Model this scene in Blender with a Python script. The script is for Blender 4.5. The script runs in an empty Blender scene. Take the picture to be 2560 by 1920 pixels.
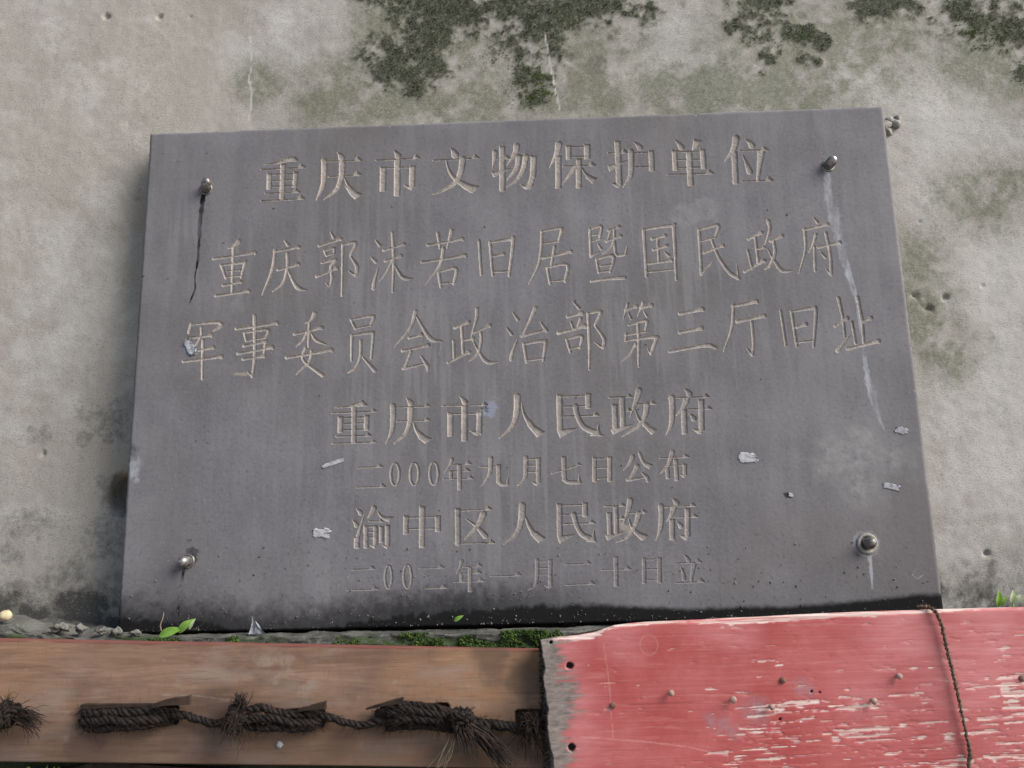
import bpy, math, random
import numpy as np
from mathutils import Vector, Matrix

random.seed(7)
RNG = np.random.default_rng(11)
scene = bpy.context.scene
R = math.radians

# ---------------------------------------------------------------- camera
cam_data = bpy.data.cameras.new("camera")
cam = bpy.data.objects.new("camera", cam_data)
scene.collection.objects.link(cam)
scene.camera = cam
cam_data.sensor_fit = 'HORIZONTAL'
cam_data.sensor_width = 36.0
cam_data.lens = 36.0 * 2250 / 2560
cam_data.clip_start = 0.02
cam_data.clip_end = 500.0
_p, _y, _r = 0.2118750, 0.0267861, 0.0240983
Rz = Matrix.Rotation(_y, 3, 'Z'); Rx = Matrix.Rotation(_p, 3, 'X'); Ry = Matrix.Rotation(_r, 3, 'Y')
M3 = Rz @ Rx @ Ry                       # columns: right, forward, up
right, fwd, up = M3.col[0], M3.col[1], M3.col[2]
cam.matrix_world = Matrix(((right[0], up[0], -fwd[0], 0.0247382),
                           (right[1], up[1], -fwd[1], -1.3483453),
                           (right[2], up[2], -fwd[2], 0.0676133),
                           (0, 0, 0, 1)))

# ---------------------------------------------------------------- sky, sun, exposure
SUN_TO = Vector((1.0, -0.50, 0.82)).normalized()
world = bpy.data.worlds.new("World")
scene.world = world
world.use_nodes = True
wn = world.node_tree
bg = wn.nodes["Background"]
sky = wn.nodes.new("ShaderNodeTexSky")
sky.sky_type = 'NISHITA'
sky.sun_disc = False
sky.sun_elevation = math.asin(SUN_TO.z)
sky.sun_rotation = math.atan2(SUN_TO.x, SUN_TO.y)
sky.air_density = 1.0
sky.dust_density = 1.5
sky.ozone_density = 1.0
wn.links.new(sky.outputs[0], bg.inputs[0])
bg.inputs[1].default_value = 0.06
sun_d = bpy.data.lights.new("sun", 'SUN')
sun_d.energy = 2.5
sun_d.angle = R(42)
sun_d.color = (1.0, 0.965, 0.92)
sun = bpy.data.objects.new("sun", sun_d)
scene.collection.objects.link(sun)
sun.rotation_euler = (-SUN_TO).to_track_quat('-Z', 'Y').to_euler()
vs = scene.view_settings
vs.view_transform = 'Standard'
vs.look = 'None'
vs.gamma = 1.0
vs.exposure = 1.27

# ---------------------------------------------------------------- noise
def vnoise(x, y, seed=0):
    xi = np.floor(x).astype(np.int64); yi = np.floor(y).astype(np.int64)
    fx = x - xi; fy = y - yi
    fx = fx * fx * fx * (fx * (fx * 6 - 15) + 10); fy = fy * fy * fy * (fy * (fy * 6 - 15) + 10)
    def h(a, b):
        n = (a * 374761393 + b * 668265263 + seed * 974711) & 0xffffffff
        n = ((n ^ (n >> 13)) * 1274126177) & 0xffffffff
        n = ((n ^ (n >> 15)) * 2246822519) & 0xffffffff
        return ((n ^ (n >> 16)) & 0xffffff) / float(0xffffff)
    a = h(xi, yi); b = h(xi + 1, yi); c = h(xi, yi + 1); d = h(xi + 1, yi + 1)
    return (a * (1 - fx) + b * fx) * (1 - fy) + (c * (1 - fx) + d * fx) * fy

def fbm(x, y, seed=0, octaves=5, gain=0.5):
    t = np.zeros(np.broadcast(x, y).shape); amp = 1.0; tot = 0.0
    for o in range(octaves):
        t += amp * vnoise(x * 2.0 ** o + 17.3 * o, y * 2.0 ** o - 9.1 * o, seed + o * 31)
        tot += amp; amp *= gain
    return t / tot

def sstep(a, b, v):
    t = np.clip((v - a) / (b - a), 0, 1)
    return t * t * (3 - 2 * t)

def blobs(X, Z, L, soft=1.0):
    m = np.zeros(X.shape)
    for (x, z, r) in L:
        m = np.maximum(m, np.exp(-((X - x) ** 2 + (Z - z) ** 2) / (2 * (r * 0.75 * soft) ** 2)))
    return m

def poly_dist(X, Z, pts):
    d = np.full(X.shape, 9.0)
    for (ax, az), (bx, bz) in zip(pts[:-1], pts[1:]):
        dx, dz = bx - ax, bz - az
        t = np.clip(((X - ax) * dx + (Z - az) * dz) / (dx * dx + dz * dz), 0, 1)
        d = np.minimum(d, np.hypot(X - ax - t * dx, Z - az - t * dz))
    return d

# ---------------------------------------------------------------- object helpers
def link(o, parent=None):
    scene.collection.objects.link(o)
    if parent is not None:
        o.parent = parent
        o.matrix_parent_inverse = parent.matrix_world.inverted()
    return o

def tag(o, label=None, cat=None, group=None, kind=None):
    if label: o['label'] = label
    if cat: o['category'] = cat
    if group: o['group'] = group
    if kind: o['kind'] = kind
    return o

def empty(name, loc, label, cat, group=None):
    o = bpy.data.objects.new(name, None)
    o.empty_display_size = 0.02
    o.location = loc
    link(o)
    bpy.context.view_layer.update()
    return tag(o, label, cat, group)

def np_mesh(name, V, F, mat, smooth=True, attrs=None, parent=None):
    """V (n,3), F (m,k) with k = 3 or 4"""
    V = np.asarray(V, np.float32); F = np.asarray(F, np.int32)
    m = bpy.data.meshes.new(name)
    m.vertices.add(len(V)); m.vertices.foreach_set("co", V.ravel())
    k = F.shape[1]
    m.loops.add(F.size); m.loops.foreach_set("vertex_index", F.ravel())
    m.polygons.add(len(F))
    m.polygons.foreach_set("loop_start", np.arange(0, F.size, k, dtype=np.int32))
    m.polygons.foreach_set("loop_total", np.full(len(F), k, np.int32))
    m.polygons.foreach_set("use_smooth", np.full(len(F), smooth, bool))
    m.update(calc_edges=True)
    for an, arr in (attrs or {}).items():
        a = m.attributes.new(an, 'FLOAT_COLOR', 'POINT')
        c = np.ones((len(V), 4), np.float32); c[:, :3] = arr
        a.data.foreach_set("color", c.ravel())
    m.validate(clean_customdata=False)
    m.materials.append(mat)
    return link(bpy.data.objects.new(name, m), parent)

def grid_faces(nx, nz):
    i = np.arange(nz - 1)[:, None] * nx + np.arange(nx - 1)[None, :]
    return np.stack([i, i + 1, i + nx + 1, i + nx], -1)          # (nz-1, nx-1, 4), front faces -Y

def sub_mesh(V, F, attrs):
    used, inv = np.unique(F.ravel(), return_inverse=True)
    return V[used], inv.reshape(F.shape), {k: a[used] for k, a in attrs.items()}

class MB:
    """collects tubes, lumps and quads into one mesh"""
    def __init__(s): s.V = []; s.F = []; s.n = 0
    def add(s, V, F):
        s.V.append(np.asarray(V, float)); s.F.append(np.asarray(F, int) + s.n); s.n += len(V)
    def tube(s, P, rad, n=6, cap=True):
        P = np.asarray(P, float); k = len(P)
        rad = np.broadcast_to(np.asarray(rad, float), (k,))
        T = np.gradient(P, axis=0); T /= np.linalg.norm(T, axis=1)[:, None] + 1e-12
        N = np.zeros_like(P); a = np.array([0.13, -0.9, 0.41]); a = a - T[0] * (a @ T[0]); N[0] = a / np.linalg.norm(a)
        for i in range(1, k):
            a = N[i - 1] - T[i] * (N[i - 1] @ T[i]); N[i] = a / (np.linalg.norm(a) + 1e-12)
        B = np.cross(T, N)
        th = np.linspace(0, 2 * np.pi, n, endpoint=False)
        V = P[:, None] + rad[:, None, None] * (np.cos(th)[None, :, None] * N[:, None] + np.sin(th)[None, :, None] * B[:, None])
        V = V.reshape(-1, 3)
        j = np.arange(n); F = []
        for i in range(k - 1):
            F.append(np.stack([i * n + j, i * n + (j + 1) % n, (i + 1) * n + (j + 1) % n, (i + 1) * n + j], 1))
        F = np.concatenate(F)
        if cap:
            V = np.concatenate([V, P[:1], P[-1:]])
            c0 = k * n; c1 = k * n + 1
            F = np.concatenate([F, np.stack([(j + 1) % n, j, np.full(n, c0), np.full(n, c0)], 1),
                                np.stack([(k - 1) * n + j, (k - 1) * n + (j + 1) % n, np.full(n, c1), np.full(n, c1)], 1)])
        s.add(V, F)
    def build(s, name, mat, parent=None, smooth=True):
        V = np.concatenate(s.V); F = np.concatenate(s.F)
        me = bpy.data.meshes.new(name)
        faces = [tuple(dict.fromkeys(f)) for f in F.tolist()]
        me.from_pydata(V.tolist(), [], faces)
        me.polygons.foreach_set("use_smooth", np.full(len(me.polygons), smooth, bool))
        me.update()
        me.materials.append(mat)
        return link(bpy.data.objects.new(name, me), parent)

def smooth_path(P, n):
    P = np.asarray(P, float); k = len(P)
    Q = np.concatenate([2 * P[:1] - P[1:2], P, 2 * P[-1:] - P[-2:-1]])
    t = np.linspace(0, k - 1 - 1e-6, n); i = t.astype(int); f = (t - i)[:, None]
    a, b, c, d = Q[i], Q[i + 1], Q[i + 2], Q[i + 3]
    return 0.5 * (2 * b + (c - a) * f + (2 * a - 5 * b + 4 * c - d) * f * f + (3 * b - a - 3 * c + d) * f ** 3)

def blob_mesh(c, s, rough=0.25, seg=14, seed=0, flat=1.0):
    """rough lump: noisy sphere, quads + poles"""
    V = []; F = []
    nv, nu = max(6, seg // 2), seg
    for i in range(nv + 1):
        th = math.pi * i / nv
        for j in range(nu):
            ph = 2 * math.pi * j / nu
            d = Vector((math.sin(th) * math.cos(ph), math.sin(th) * math.sin(ph), math.cos(th)))
            k = 1 + rough * (float(fbm(np.array([d.x * 2 + d.z * 1.3 + 5]), np.array([d.y * 2 - d.z + 5]), seed, 4)[0]) - 0.5) * 2
            V.append((c[0] + d.x * s[0] * k, c[1] + d.y * s[1] * k, c[2] + d.z * s[2] * k))
    for i in range(nv):
        for j in range(nu):
            F.append((i * nu + j, (i + 1) * nu + j, (i + 1) * nu + (j + 1) % nu, i * nu + (j + 1) % nu))
    return np.array(V), np.array(F)

# ---------------------------------------------------------------- material helpers
class NT:
    def __init__(s, name, rough=0.9, spec=0.3, metal=0.0):
        s.m = bpy.data.materials.new(name); s.m.use_nodes = True
        s.t = s.m.node_tree; s.b = s.t.nodes["Principled BSDF"]
        s.b.inputs["Roughness"].default_value = rough
        s.b.inputs["Specular IOR Level"].default_value = spec
        s.b.inputs["Metallic"].default_value = metal
        s.co = s.t.nodes.new("ShaderNodeTexCoord").outputs["Object"]
    def val(s, sock, v):
        if hasattr(v, "is_output"): s.t.links.new(v, sock)
        else: sock.default_value = v
    def map(s, scale=(1, 1, 1), rot=(0, 0, 0)):
        n = s.t.nodes.new("ShaderNodeMapping"); n.inputs["Scale"].default_value = scale; n.inputs["Rotation"].default_value = rot
        s.t.links.new(s.co, n.inputs["Vector"]); return n.outputs[0]
    def noise(s, scale, detail=5, rough=0.55, vec=None, dist=0.0):
        n = s.t.nodes.new("ShaderNodeTexNoise"); n.inputs["Scale"].default_value = scale
        n.inputs["Detail"].default_value = detail; n.inputs["Roughness"].default_value = rough; n.inputs["Distortion"].default_value = dist
        s.t.links.new(vec if vec is not None else s.co, n.inputs["Vector"]); return n.outputs["Fac"]
    def voro(s, scale, feature='F1', vec=None, out="Distance"):
        n = s.t.nodes.new("ShaderNodeTexVoronoi"); n.feature = feature; n.inputs["Scale"].default_value = scale
        s.t.links.new(vec if vec is not None else s.co, n.inputs["Vector"]); return n.outputs[out]
    def ramp(s, f, a, b, lo=0.0, hi=1.0):
        n = s.t.nodes.new("ShaderNodeMapRange"); n.clamp = True
        s.val(n.inputs["Value"], f)
        for k, v in (("From Min", a), ("From Max", b), ("To Min", lo), ("To Max", hi)): n.inputs[k].default_value = v
        return n.outputs[0]
    def math(s, op, a, b=0.0):
        n = s.t.nodes.new("ShaderNodeMath"); n.operation = op; s.val(n.inputs[0], a); s.val(n.inputs[1], b); return n.outputs[0]
    def mix(s, f, a, b, mode='MIX'):
        n = s.t.nodes.new("ShaderNodeMix"); n.data_type = 'RGBA'; n.blend_type = mode; n.clamp_factor = True
        s.val(n.inputs[0], f)
        for i, v in ((6, a), (7, b)):
            s.val(n.inputs[i], v if hasattr(v, "is_output") else (*v, 1.0) if len(v) == 3 else v)
        return n.outputs[2]
    def attr(s, name):
        n = s.t.nodes.new("ShaderNodeAttribute"); n.attribute_name = name
        p = s.t.nodes.new("ShaderNodeSeparateColor"); s.t.links.new(n.outputs["Color"], p.inputs[0])
        return p.outputs[0], p.outputs[1], p.outputs[2]
    def bump(s, h, strength=0.3, dist=0.001, prev=None):
        n = s.t.nodes.new("ShaderNodeBump"); n.inputs["Strength"].default_value = strength; n.inputs["Distance"].default_value = dist
        s.t.links.new(h, n.inputs["Height"])
        if prev is not None: s.t.links.new(prev, n.inputs["Normal"])
        return n.outputs[0]
    def out(s, color, normal=None, rough=None):
        s.val(s.b.inputs["Base Color"], color if hasattr(color, "is_output") else (*color, 1.0))
        if normal is not None: s.t.links.new(normal, s.b.inputs["Normal"])
        if rough is not None: s.val(s.b.inputs["Roughness"], rough)
        return s.m

def plain(name, c1, c2, scale, rough=0.85, bump=0.3, bscale=None, bdist=0.001, metal=0.0, spec=0.3):
    n = NT(name, rough, spec, metal)
    col = n.mix(n.ramp(n.noise(scale), 0.35, 0.65), c1, c2)
    return n.out(col, n.bump(n.noise(bscale or scale * 3), bump, bdist))

# wall plaster
def mat_wall():
    n = NT("weathered_plaster", 0.95, 0.2)
    film, algae, damp = n.attr("stain_shade_a"); pale, warm, crack = n.attr("stain_shade_b")
    big = n.ramp(n.noise(6, 7, 0.68), 0.34, 0.66)
    mid = n.ramp(n.noise(38, 7, 0.7), 0.32, 0.7)
    col = n.mix(big, (0.298, 0.278, 0.249), (0.368, 0.346, 0.316))
    col = n.mix(n.math('MULTIPLY', mid, 0.30), col, (0.255, 0.237, 0.212))
    run = n.noise(1, 5, 0.6, n.map((26, 1, 2.6)))
    col = n.mix(n.ramp(run, 0.52, 0.70, 0, 0.35), col, (0.235, 0.222, 0.198))
    col = n.mix(n.ramp(run, 0.46, 0.32, 0, 0.30), col, (0.42, 0.40, 0.37))
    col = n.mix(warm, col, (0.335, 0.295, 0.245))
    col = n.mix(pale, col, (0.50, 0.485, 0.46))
    def edge(mask, sc, k, lo, hi, top):
        nz = n.math('MULTIPLY', n.math('SUBTRACT', n.noise(sc, 6, 0.75), 0.5), k)
        return n.ramp(n.math('ADD', mask, n.math('MULTIPLY', nz, n.ramp(mask, 0.02, 0.25))), lo, hi, 0, top)
    col = n.mix(edge(algae, 150, 1.3, 0.06, 0.95, 0.82), col, (0.116, 0.122, 0.074))
    col = n.mix(edge(damp, 90, 1.3, 0.15, 0.85, 0.95), col, (0.058, 0.055, 0.05))
    mosscol = n.mix(n.ramp(n.noise(300, 4, 0.7), 0.38, 0.62), (0.020, 0.023, 0.015), (0.078, 0.083, 0.051))
    col = n.mix(edge(film, 210, 1.7, 0.10, 0.92, 0.94), col, mosscol)
    col = n.mix(n.math('MULTIPLY', crack, 0.8), col, (0.47, 0.46, 0.42))
    grain = n.noise(300, 6, 0.72, n.map((1, 1, 1.6), (0, R(-12), 0)))
    col = n.mix(n.ramp(grain, 0.54, 0.70, 0, 0.42), col, (0.50, 0.48, 0.45))
    col = n.mix(n.ramp(grain, 0.46, 0.32, 0, 0.60), col, (0.10, 0.094, 0.084))
    specks = n.ramp(n.voro(140), 0.10, 0.04)
    col = n.mix(n.math('MULTIPLY', specks, n.ramp(n.noise(25), 0.55, 0.62)), col, (0.06, 0.055, 0.045))
    b = n.bump(n.noise(120, 5, 0.65, n.map((1, 1, 1.7), (0, R(-12), 0))), 0.16, 0.0016)
    b = n.bump(grain, 0.62, 0.0014, b)
    return n.out(col, b)

def mat_slab():
    n = NT("dark_grey_stone", 0.75, 0.2)
    chalk, dark, dust = n.attr("stain_shade_a"); wear, blue, tan = n.attr("stain_shade_b")
    streak = n.noise(1, 5, 0.6, n.map((75, 1, 5)))
    cloud = n.noise(9, 6, 0.6)
    col = n.mix(n.ramp(cloud, 0.35, 0.66), (0.121, 0.117, 0.126), (0.165, 0.159, 0.169))
    col = n.mix(n.ramp(streak, 0.52, 0.74, 0, 0.30), col, (0.178, 0.174, 0.185))
    col = n.mix(n.ramp(n.noise(1, 4, 0.6, n.map((80, 1, 6))), 0.55, 0.75, 0, 0.25), col, (0.10, 0.085, 0.082))
    col = n.mix(n.ramp(n.noise(210, 4, 0.7), 0.52, 0.74, 0, 0.55), col, (0.22, 0.20, 0.195))
    col = n.mix(n.ramp(n.noise(160, 3, 0.6), 0.46, 0.28, 0, 0.55), col, (0.078, 0.078, 0.088))
    col = n.mix(n.ramp(n.noise(2.6, 4, 0.55), 0.42, 0.64, 0, 0.55), col, (0.112, 0.100, 0.098))
    pin = n.ramp(n.voro(120), 0.085, 0.04)
    col = n.mix(n.math('MULTIPLY', pin, n.ramp(n.noise(33), 0.56, 0.60)), col, (0.36, 0.34, 0.32))
    pin2 = n.ramp(n.voro(95), 0.08, 0.04)
    col = n.mix(n.math('MULTIPLY', pin2, n.ramp(n.noise(21), 0.58, 0.61)), col, (0.035, 0.033, 0.036))
    col = n.mix(wear, col, (0.20, 0.193, 0.20))
    col = n.mix(tan, col, (0.27, 0.235, 0.20))
    col = n.mix(n.math('MULTIPLY', dust, n.ramp(n.noise(55, 6, 0.7, n.map((1, 1, 1), (0, R(35), 0))), 0.35, 0.65)), col, (0.25, 0.24, 0.238))
    col = n.mix(n.math('MULTIPLY', chalk, n.ramp(n.noise(130, 5, 0.7, n.map((1, 1, .35))), 0.33, 0.55)), col, (0.36, 0.375, 0.405))
    col = n.mix(blue, col, (0.21, 0.225, 0.28))
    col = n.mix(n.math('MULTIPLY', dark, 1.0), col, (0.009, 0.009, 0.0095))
    n.val(n.b.inputs['Specular IOR Level'], n.ramp(dark, 0, 1, 0.22, 0.03))
    b = n.bump(n.noise(260, 5, 0.7), 0.30, 0.0007)
    return n.out(col, b, n.mix(dark, (0.75,) * 3, (0.62,) * 3))

def mat_carved():
    n = NT("freshly_cut_stone", 0.92, 0.15)
    chalk, dark, dust = n.attr("stain_shade_a"); wear, blue, tan = n.attr("stain_shade_b")
    col = n.mix(n.ramp(n.noise(70, 5, 0.65), 0.35, 0.65), (0.275, 0.242, 0.219), (0.365, 0.325, 0.297))
    col = n.mix(n.ramp(n.noise(420, 4, 0.7), 0.45, 0.27, 0, 0.5), col, (0.11, 0.095, 0.088))
    col = n.mix(n.ramp(n.noise(8, 3), 0.45, 0.65, 0, 0.45), col, (0.175, 0.165, 0.168))
    col = n.mix(n.math('MULTIPLY', chalk, 0.6), col, (0.38, 0.38, 0.40))
    col = n.mix(blue, col, (0.10, 0.10, 0.12))
    col = n.mix(wear, col, (0.15, 0.14, 0.145))
    b = n.bump(n.noise(300, 4, 0.65, n.map((1, 1, 1.6), (0, R(30), 0))), 0.6, 0.0009)
    return n.out(col, b)

def mat_wood(name, c_lo, c_hi, c_dark, edge):
    n = NT(name, 0.7, 0.3)
    g = n.noise(1, 6, 0.65, n.map((6, 6, 60)), 1.2)
    g2 = n.noise(1, 5, 0.7, n.map((22, 22, 420)), 0.3)
    patch = n.noise(9, 5, 0.6)
    col = n.mix(n.ramp(g, 0.35, 0.66), c_lo, c_hi)
    col = n.mix(n.ramp(patch, 0.46, 0.68, 0, 0.80), col, c_dark)
    col = n.mix(n.ramp(n.noise(3.2, 4, 0.6), 0.47, 0.66, 0, 0.75), col, (0.31, 0.170, 0.088))
    col = n.mix(n.ramp(n.noise(14, 5, 0.6, n.map((.6, 1, 1.6))), 0.5, 0.68, 0, 0.6), col, (0.25, 0.195, 0.168))
    col = n.mix(n.ramp(g2, 0.44, 0.30, 0, 0.6), col, c_dark)
    ea, eb, ec = n.attr("stain_shade_a")
    col = n.mix(ea, col, edge)
    col = n.mix(n.math('MULTIPLY', eb, n.ramp(n.noise(60, 5, .7), 0.3, 0.6)), col, (0.33, 0.29, 0.25))
    col = n.mix(ec, col, (0.055, 0.037, 0.028))
    col = n.mix(n.ramp(n.noise(1, 4, 0.6, n.map((330, 1, 45))), 0.60, 0.72, 0, 0.45), col, (0.10, 0.065, 0.05))
    cross = n.noise(1, 3, 0.5, n.map((260, 1, 60)))
    b = n.bump(g2, 0.35, 0.0008)
    b = n.bump(cross, 0.18, 0.0007, b)
    return n.out(col, b)

def mat_red():
    n = NT("peeling_red_paint", 0.62, 0.35)
    bare, grey, fade = n.attr("stain_shade_a"); hole, pink, scratch = n.attr("stain_shade_b")
    grain = n.noise(1, 6, 0.65, n.map((7, 7, 330)), 0.5)
    patch = n.noise(11, 6, 0.65)
    paint = n.mix(n.ramp(patch, 0.38, 0.62), (0.325, 0.056, 0.054), (0.40, 0.098, 0.096))
    paint = n.mix(n.ramp(n.noise(45, 6, 0.75), 0.56, 0.70, 0, 0.5), paint, (0.30, 0.05, 0.045))
    paint = n.mix(n.ramp(grain, 0.40, 0.29, 0, 0.6), paint, (0.22, 0.045, 0.04))
    paint = n.mix(n.ramp(n.noise(1, 5, 0.7, n.map((14, 1, 150))), 0.55, 0.70, 0, 0.45), paint, (0.52, 0.21, 0.19))
    paint = n.mix(n.math('MULTIPLY', fade, n.ramp(n.noise(30, 6, 0.7, n.map((.5, 1, 3))), 0.25, 0.7)), paint, (0.50, 0.20, 0.20))
    paint = n.mix(n.math('MULTIPLY', pink, n.ramp(n.noise(80, 5, 0.7), 0.35, 0.6)), paint, (0.27, 0.17, 0.19))
    wood = n.mix(n.ramp(grain, 0.30, 0.62), (0.40, 0.27, 0.24), (0.66, 0.54, 0.49))
    wood = n.mix(n.ramp(n.noise(40, 4), 0.5, 0.7, 0, 0.3), wood, (0.52, 0.30, 0.27))
    gw = n.mix(n.ramp(n.noise(1, 5, 0.6, n.map((60, 60, 200))), 0.35, 0.65), (0.120, 0.10, 0.092), (0.26, 0.215, 0.19))
    fine = n.noise(1, 5, 0.7, n.map((9, 9, 420), (0, R(4), 0)), 0.3)
    bare = n.ramp(n.math('ADD', bare, n.math('MULTIPLY', n.math('SUBTRACT', fine, 0.56), n.math('MULTIPLY', n.ramp(bare, 0.0, 0.3), 4.6))), 0.20, 0.80)
    col = n.mix(bare, paint, wood)
    col = n.mix(grey, col, gw)
    col = n.mix(scratch, col, (0.58, 0.33, 0.31))
    col = n.mix(hole, col, (0.012, 0.009, 0.008))
    b = n.bump(grain, 0.30, 0.0009)
    b = n.bump(n.noise(1, 4, 0.7, n.map((60, 60, 260))), 0.22, 0.0006, b)
    return n.out(col, b, n.mix(bare, (0.6,) * 3, (0.85,) * 3))

M_WALL = mat_wall(); M_SLAB = mat_slab(); M_CARVED = mat_carved(); M_RED = mat_red()
M_PLANK = mat_wood("weathered_brown_wood", (0.165, 0.094, 0.061), (0.265, 0.165, 0.115), (0.105, 0.064, 0.050), (0.13, 0.03, 0.028))
M_LEDGE = None
M_STEEL = plain("scuffed_steel", (0.42, 0.41, 0.40), (0.15, 0.125, 0.11), 190, 0.45, 0.25, 300, 0.0005, 0.9, 0.5)
M_STEEL_DIRTY = plain("tarnished_steel", (0.30, 0.29, 0.28), (0.10, 0.085, 0.075), 180, 0.5, 0.4, 300, 0.0006, 0.75, 0.5)
M_RUSTY = plain("rusty_iron", (0.15, 0.075, 0.05), (0.23, 0.14, 0.11), 260, 0.85, 0.5, 500, 0.0006, 0.2)
M_NAIL = plain("weathered_nail_iron", (0.26, 0.16, 0.125), (0.36, 0.25, 0.22), 260, 0.75, 0.5, 500, 0.0006, 0.25)
M_ROPE = plain("dark_palm_fibre", (0.0030, 0.0020, 0.0018), (0.019, 0.0118, 0.0096), 150, 0.8, 0.8, 500, 0.0012)
M_FIBRE = plain("loose_palm_fibre", (0.009, 0.006, 0.005), (0.040, 0.025, 0.019), 90, 0.8, 0.3)
M_PALEFIBRE = plain("pale_fibre", (0.16, 0.12, 0.085), (0.25, 0.20, 0.145), 90, 0.8, 0.3)
M_CORD = plain("brown_cord", (0.085, 0.055, 0.038), (0.16, 0.105, 0.075), 240, 0.85, 0.8, 700, 0.0008)
M_CHIP = plain("split_brown_wood", (0.018, 0.011, 0.008), (0.045, 0.027, 0.019), 60, 0.8, 0.5, 400, 0.001)
M_MORTAR = plain("pale_mortar", (0.20, 0.19, 0.17), (0.34, 0.32, 0.29), 120, 0.95, 0.8, 300, 0.002)
M_CRUMB = plain("grey_mortar_crumb", (0.085, 0.083, 0.075), (0.20, 0.195, 0.175), 150, 0.95, 0.9, 260, 0.003)
M_PAPER = plain("torn_paper", (0.26, 0.26, 0.275), (0.40, 0.40, 0.415), 110, 0.85, 0.5, 260, 0.0015)
M_GRIT = plain("pale_grit", (0.05, 0.045, 0.04), (0.20, 0.18, 0.16), 160, 0.9, 0.3)
M_PEBBLE = plain("yellowish_pebble", (0.42, 0.33, 0.17), (0.55, 0.48, 0.33), 120, 0.8, 0.3)
M_CEMENT = plain("smeared_cement", (0.20, 0.205, 0.225), (0.33, 0.335, 0.36), 130, 0.9, 0.6, 250, 0.002)
M_GROUND = plain("worn_concrete", (0.20, 0.19, 0.175), (0.28, 0.265, 0.24), 3, 0.95, 0.4, 40, 0.004)

def mat_moss(name, a, b, c):
    n = NT(name, 0.95, 0.1)
    col = n.mix(n.ramp(n.noise(42, 5, 0.7), 0.4, 0.66), a, b)
    col = n.mix(n.ramp(n.noise(400, 3), 0.52, 0.7, 0, 0.8), col, c)
    g = n.ramp(n.attr("tint")[0], 0, 1)
    col = n.mix(g, col, (0.075, 0.115, 0.02))
    return n.out(col)
M_MOSS = mat_moss("dark_wall_moss", (0.030, 0.034, 0.021), (0.062, 0.070, 0.036), (0.11, 0.115, 0.065))
M_GREENMOSS = mat_moss("green_ledge_moss", (0.020, 0.032, 0.011), (0.034, 0.062, 0.018), (0.068, 0.11, 0.034))

def mat_leaf(name, a, b):
    n = NT(name, 0.5, 0.4)
    col = n.mix(n.ramp(n.noise(120, 3), 0.35, 0.65), a, b)
    n.b.inputs["Subsurface Weight"].default_value = 0.0
    t = n.t.nodes.new("ShaderNodeBsdfTranslucent"); n.val(t.inputs[0], col)
    mx = n.t.nodes.new("ShaderNodeMixShader"); mx.inputs[0].default_value = 0.35
    outn = n.t.nodes["Material Output"]
    m = n.out(col)
    n.t.links.new(n.b.outputs[0], mx.inputs[1]); n.t.links.new(t.outputs[0], mx.inputs[2])
    n.t.links.new(mx.outputs[0], outn.inputs[0])
    return m
M_LEAF = mat_leaf("fresh_green_leaf", (0.20, 0.40, 0.05), (0.32, 0.52, 0.11))
M_LEAFPALE = mat_leaf("whitish_leaf_edge", (0.50, 0.60, 0.33), (0.62, 0.70, 0.45))

# ---------------------------------------------------------------- ground
gx = np.array([-60, -8, -3, 0, 3, 8, 60.0]); gy = np.array([-60, -8, -3, -1, 0.3, 1.0])
GX, GY = np.meshgrid(gx, gy)
gv = np.stack([GX, GY, np.full(GX.shape, -1.5)], -1).reshape(-1, 3)
ground = np_mesh("ground", gv, grid_faces(len(gx), len(gy)).reshape(-1, 4), M_GROUND, False)
tag(ground, kind='structure')

# ---------------------------------------------------------------- wall
MOSS = [(-0.22, 0.94, 0.03), (-0.196, 0.956, 0.036), (-0.164, 0.973, 0.04), (-0.164, 0.915, 0.024), (-0.136, 0.927, 0.028), (-0.116, 1.007, 0.03), (-0.115, 1.052, 0.036), (-0.075, 1.032, 0.036), (-0.026, 1.039, 0.043), (-0.011, 0.984, 0.028), (0.03, 1.009, 0.04), (0.052, 0.954, 0.032), (0.039, 0.902, 0.025), (0.03, 0.863, 0.017), (0.083, 1.025, 0.036), (0.111, 1.032, 0.028), (0.167, 1.034, 0.043), (0.231, 1.022, 0.02), (0.38, 0.98, 0.011), (0.41, 0.965, 0.017), (0.433, 0.951, 0.019), (0.429, 0.92, 0.013), (0.42, 0.894, 0.006), (0.473, 0.967, 0.013), (0.509, 0.965, 0.014), (0.527, 0.947, 0.011), (0.497, 0.917, 0.008), (0.519, 0.908, 0.009), (0.44, 1.035, 0.036), (0.629, 1.027, 0.03), (0.673, 1.029, 0.028), (0.772, 1.002, 0.024), (0.813, 0.987, 0.03), (0.853, 0.963, 0.028), (0.869, 0.932, 0.028), (0.777, 0.949, 0.009), (0.856, 0.876, 0.011),
        (0.0, 1.11, 0.07), (0.2, 1.12, 0.06), (0.75, 1.1, 0.08), (0.95, 1.0, 0.08), (0.5, 1.12, 0.05), (-0.2, 1.13, 0.05)]
BRIGHT = [(0.80, 0.955, 0.02), (0.84, 0.94, 0.02), (0.79, 0.93, 0.012), (0.055, 0.90, 0.02), (-0.02, 0.94, 0.012), (0.10, 1.0, 0.02), (.43, .955, .02), (.50, .96, .015), (0.03, 0.863, 0.022), (0.052, 0.872, 0.015), (0.78, 0.949, 0.014), (0.856, 0.876, 0.018), (0.02, 0.882, 0.012)]
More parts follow.
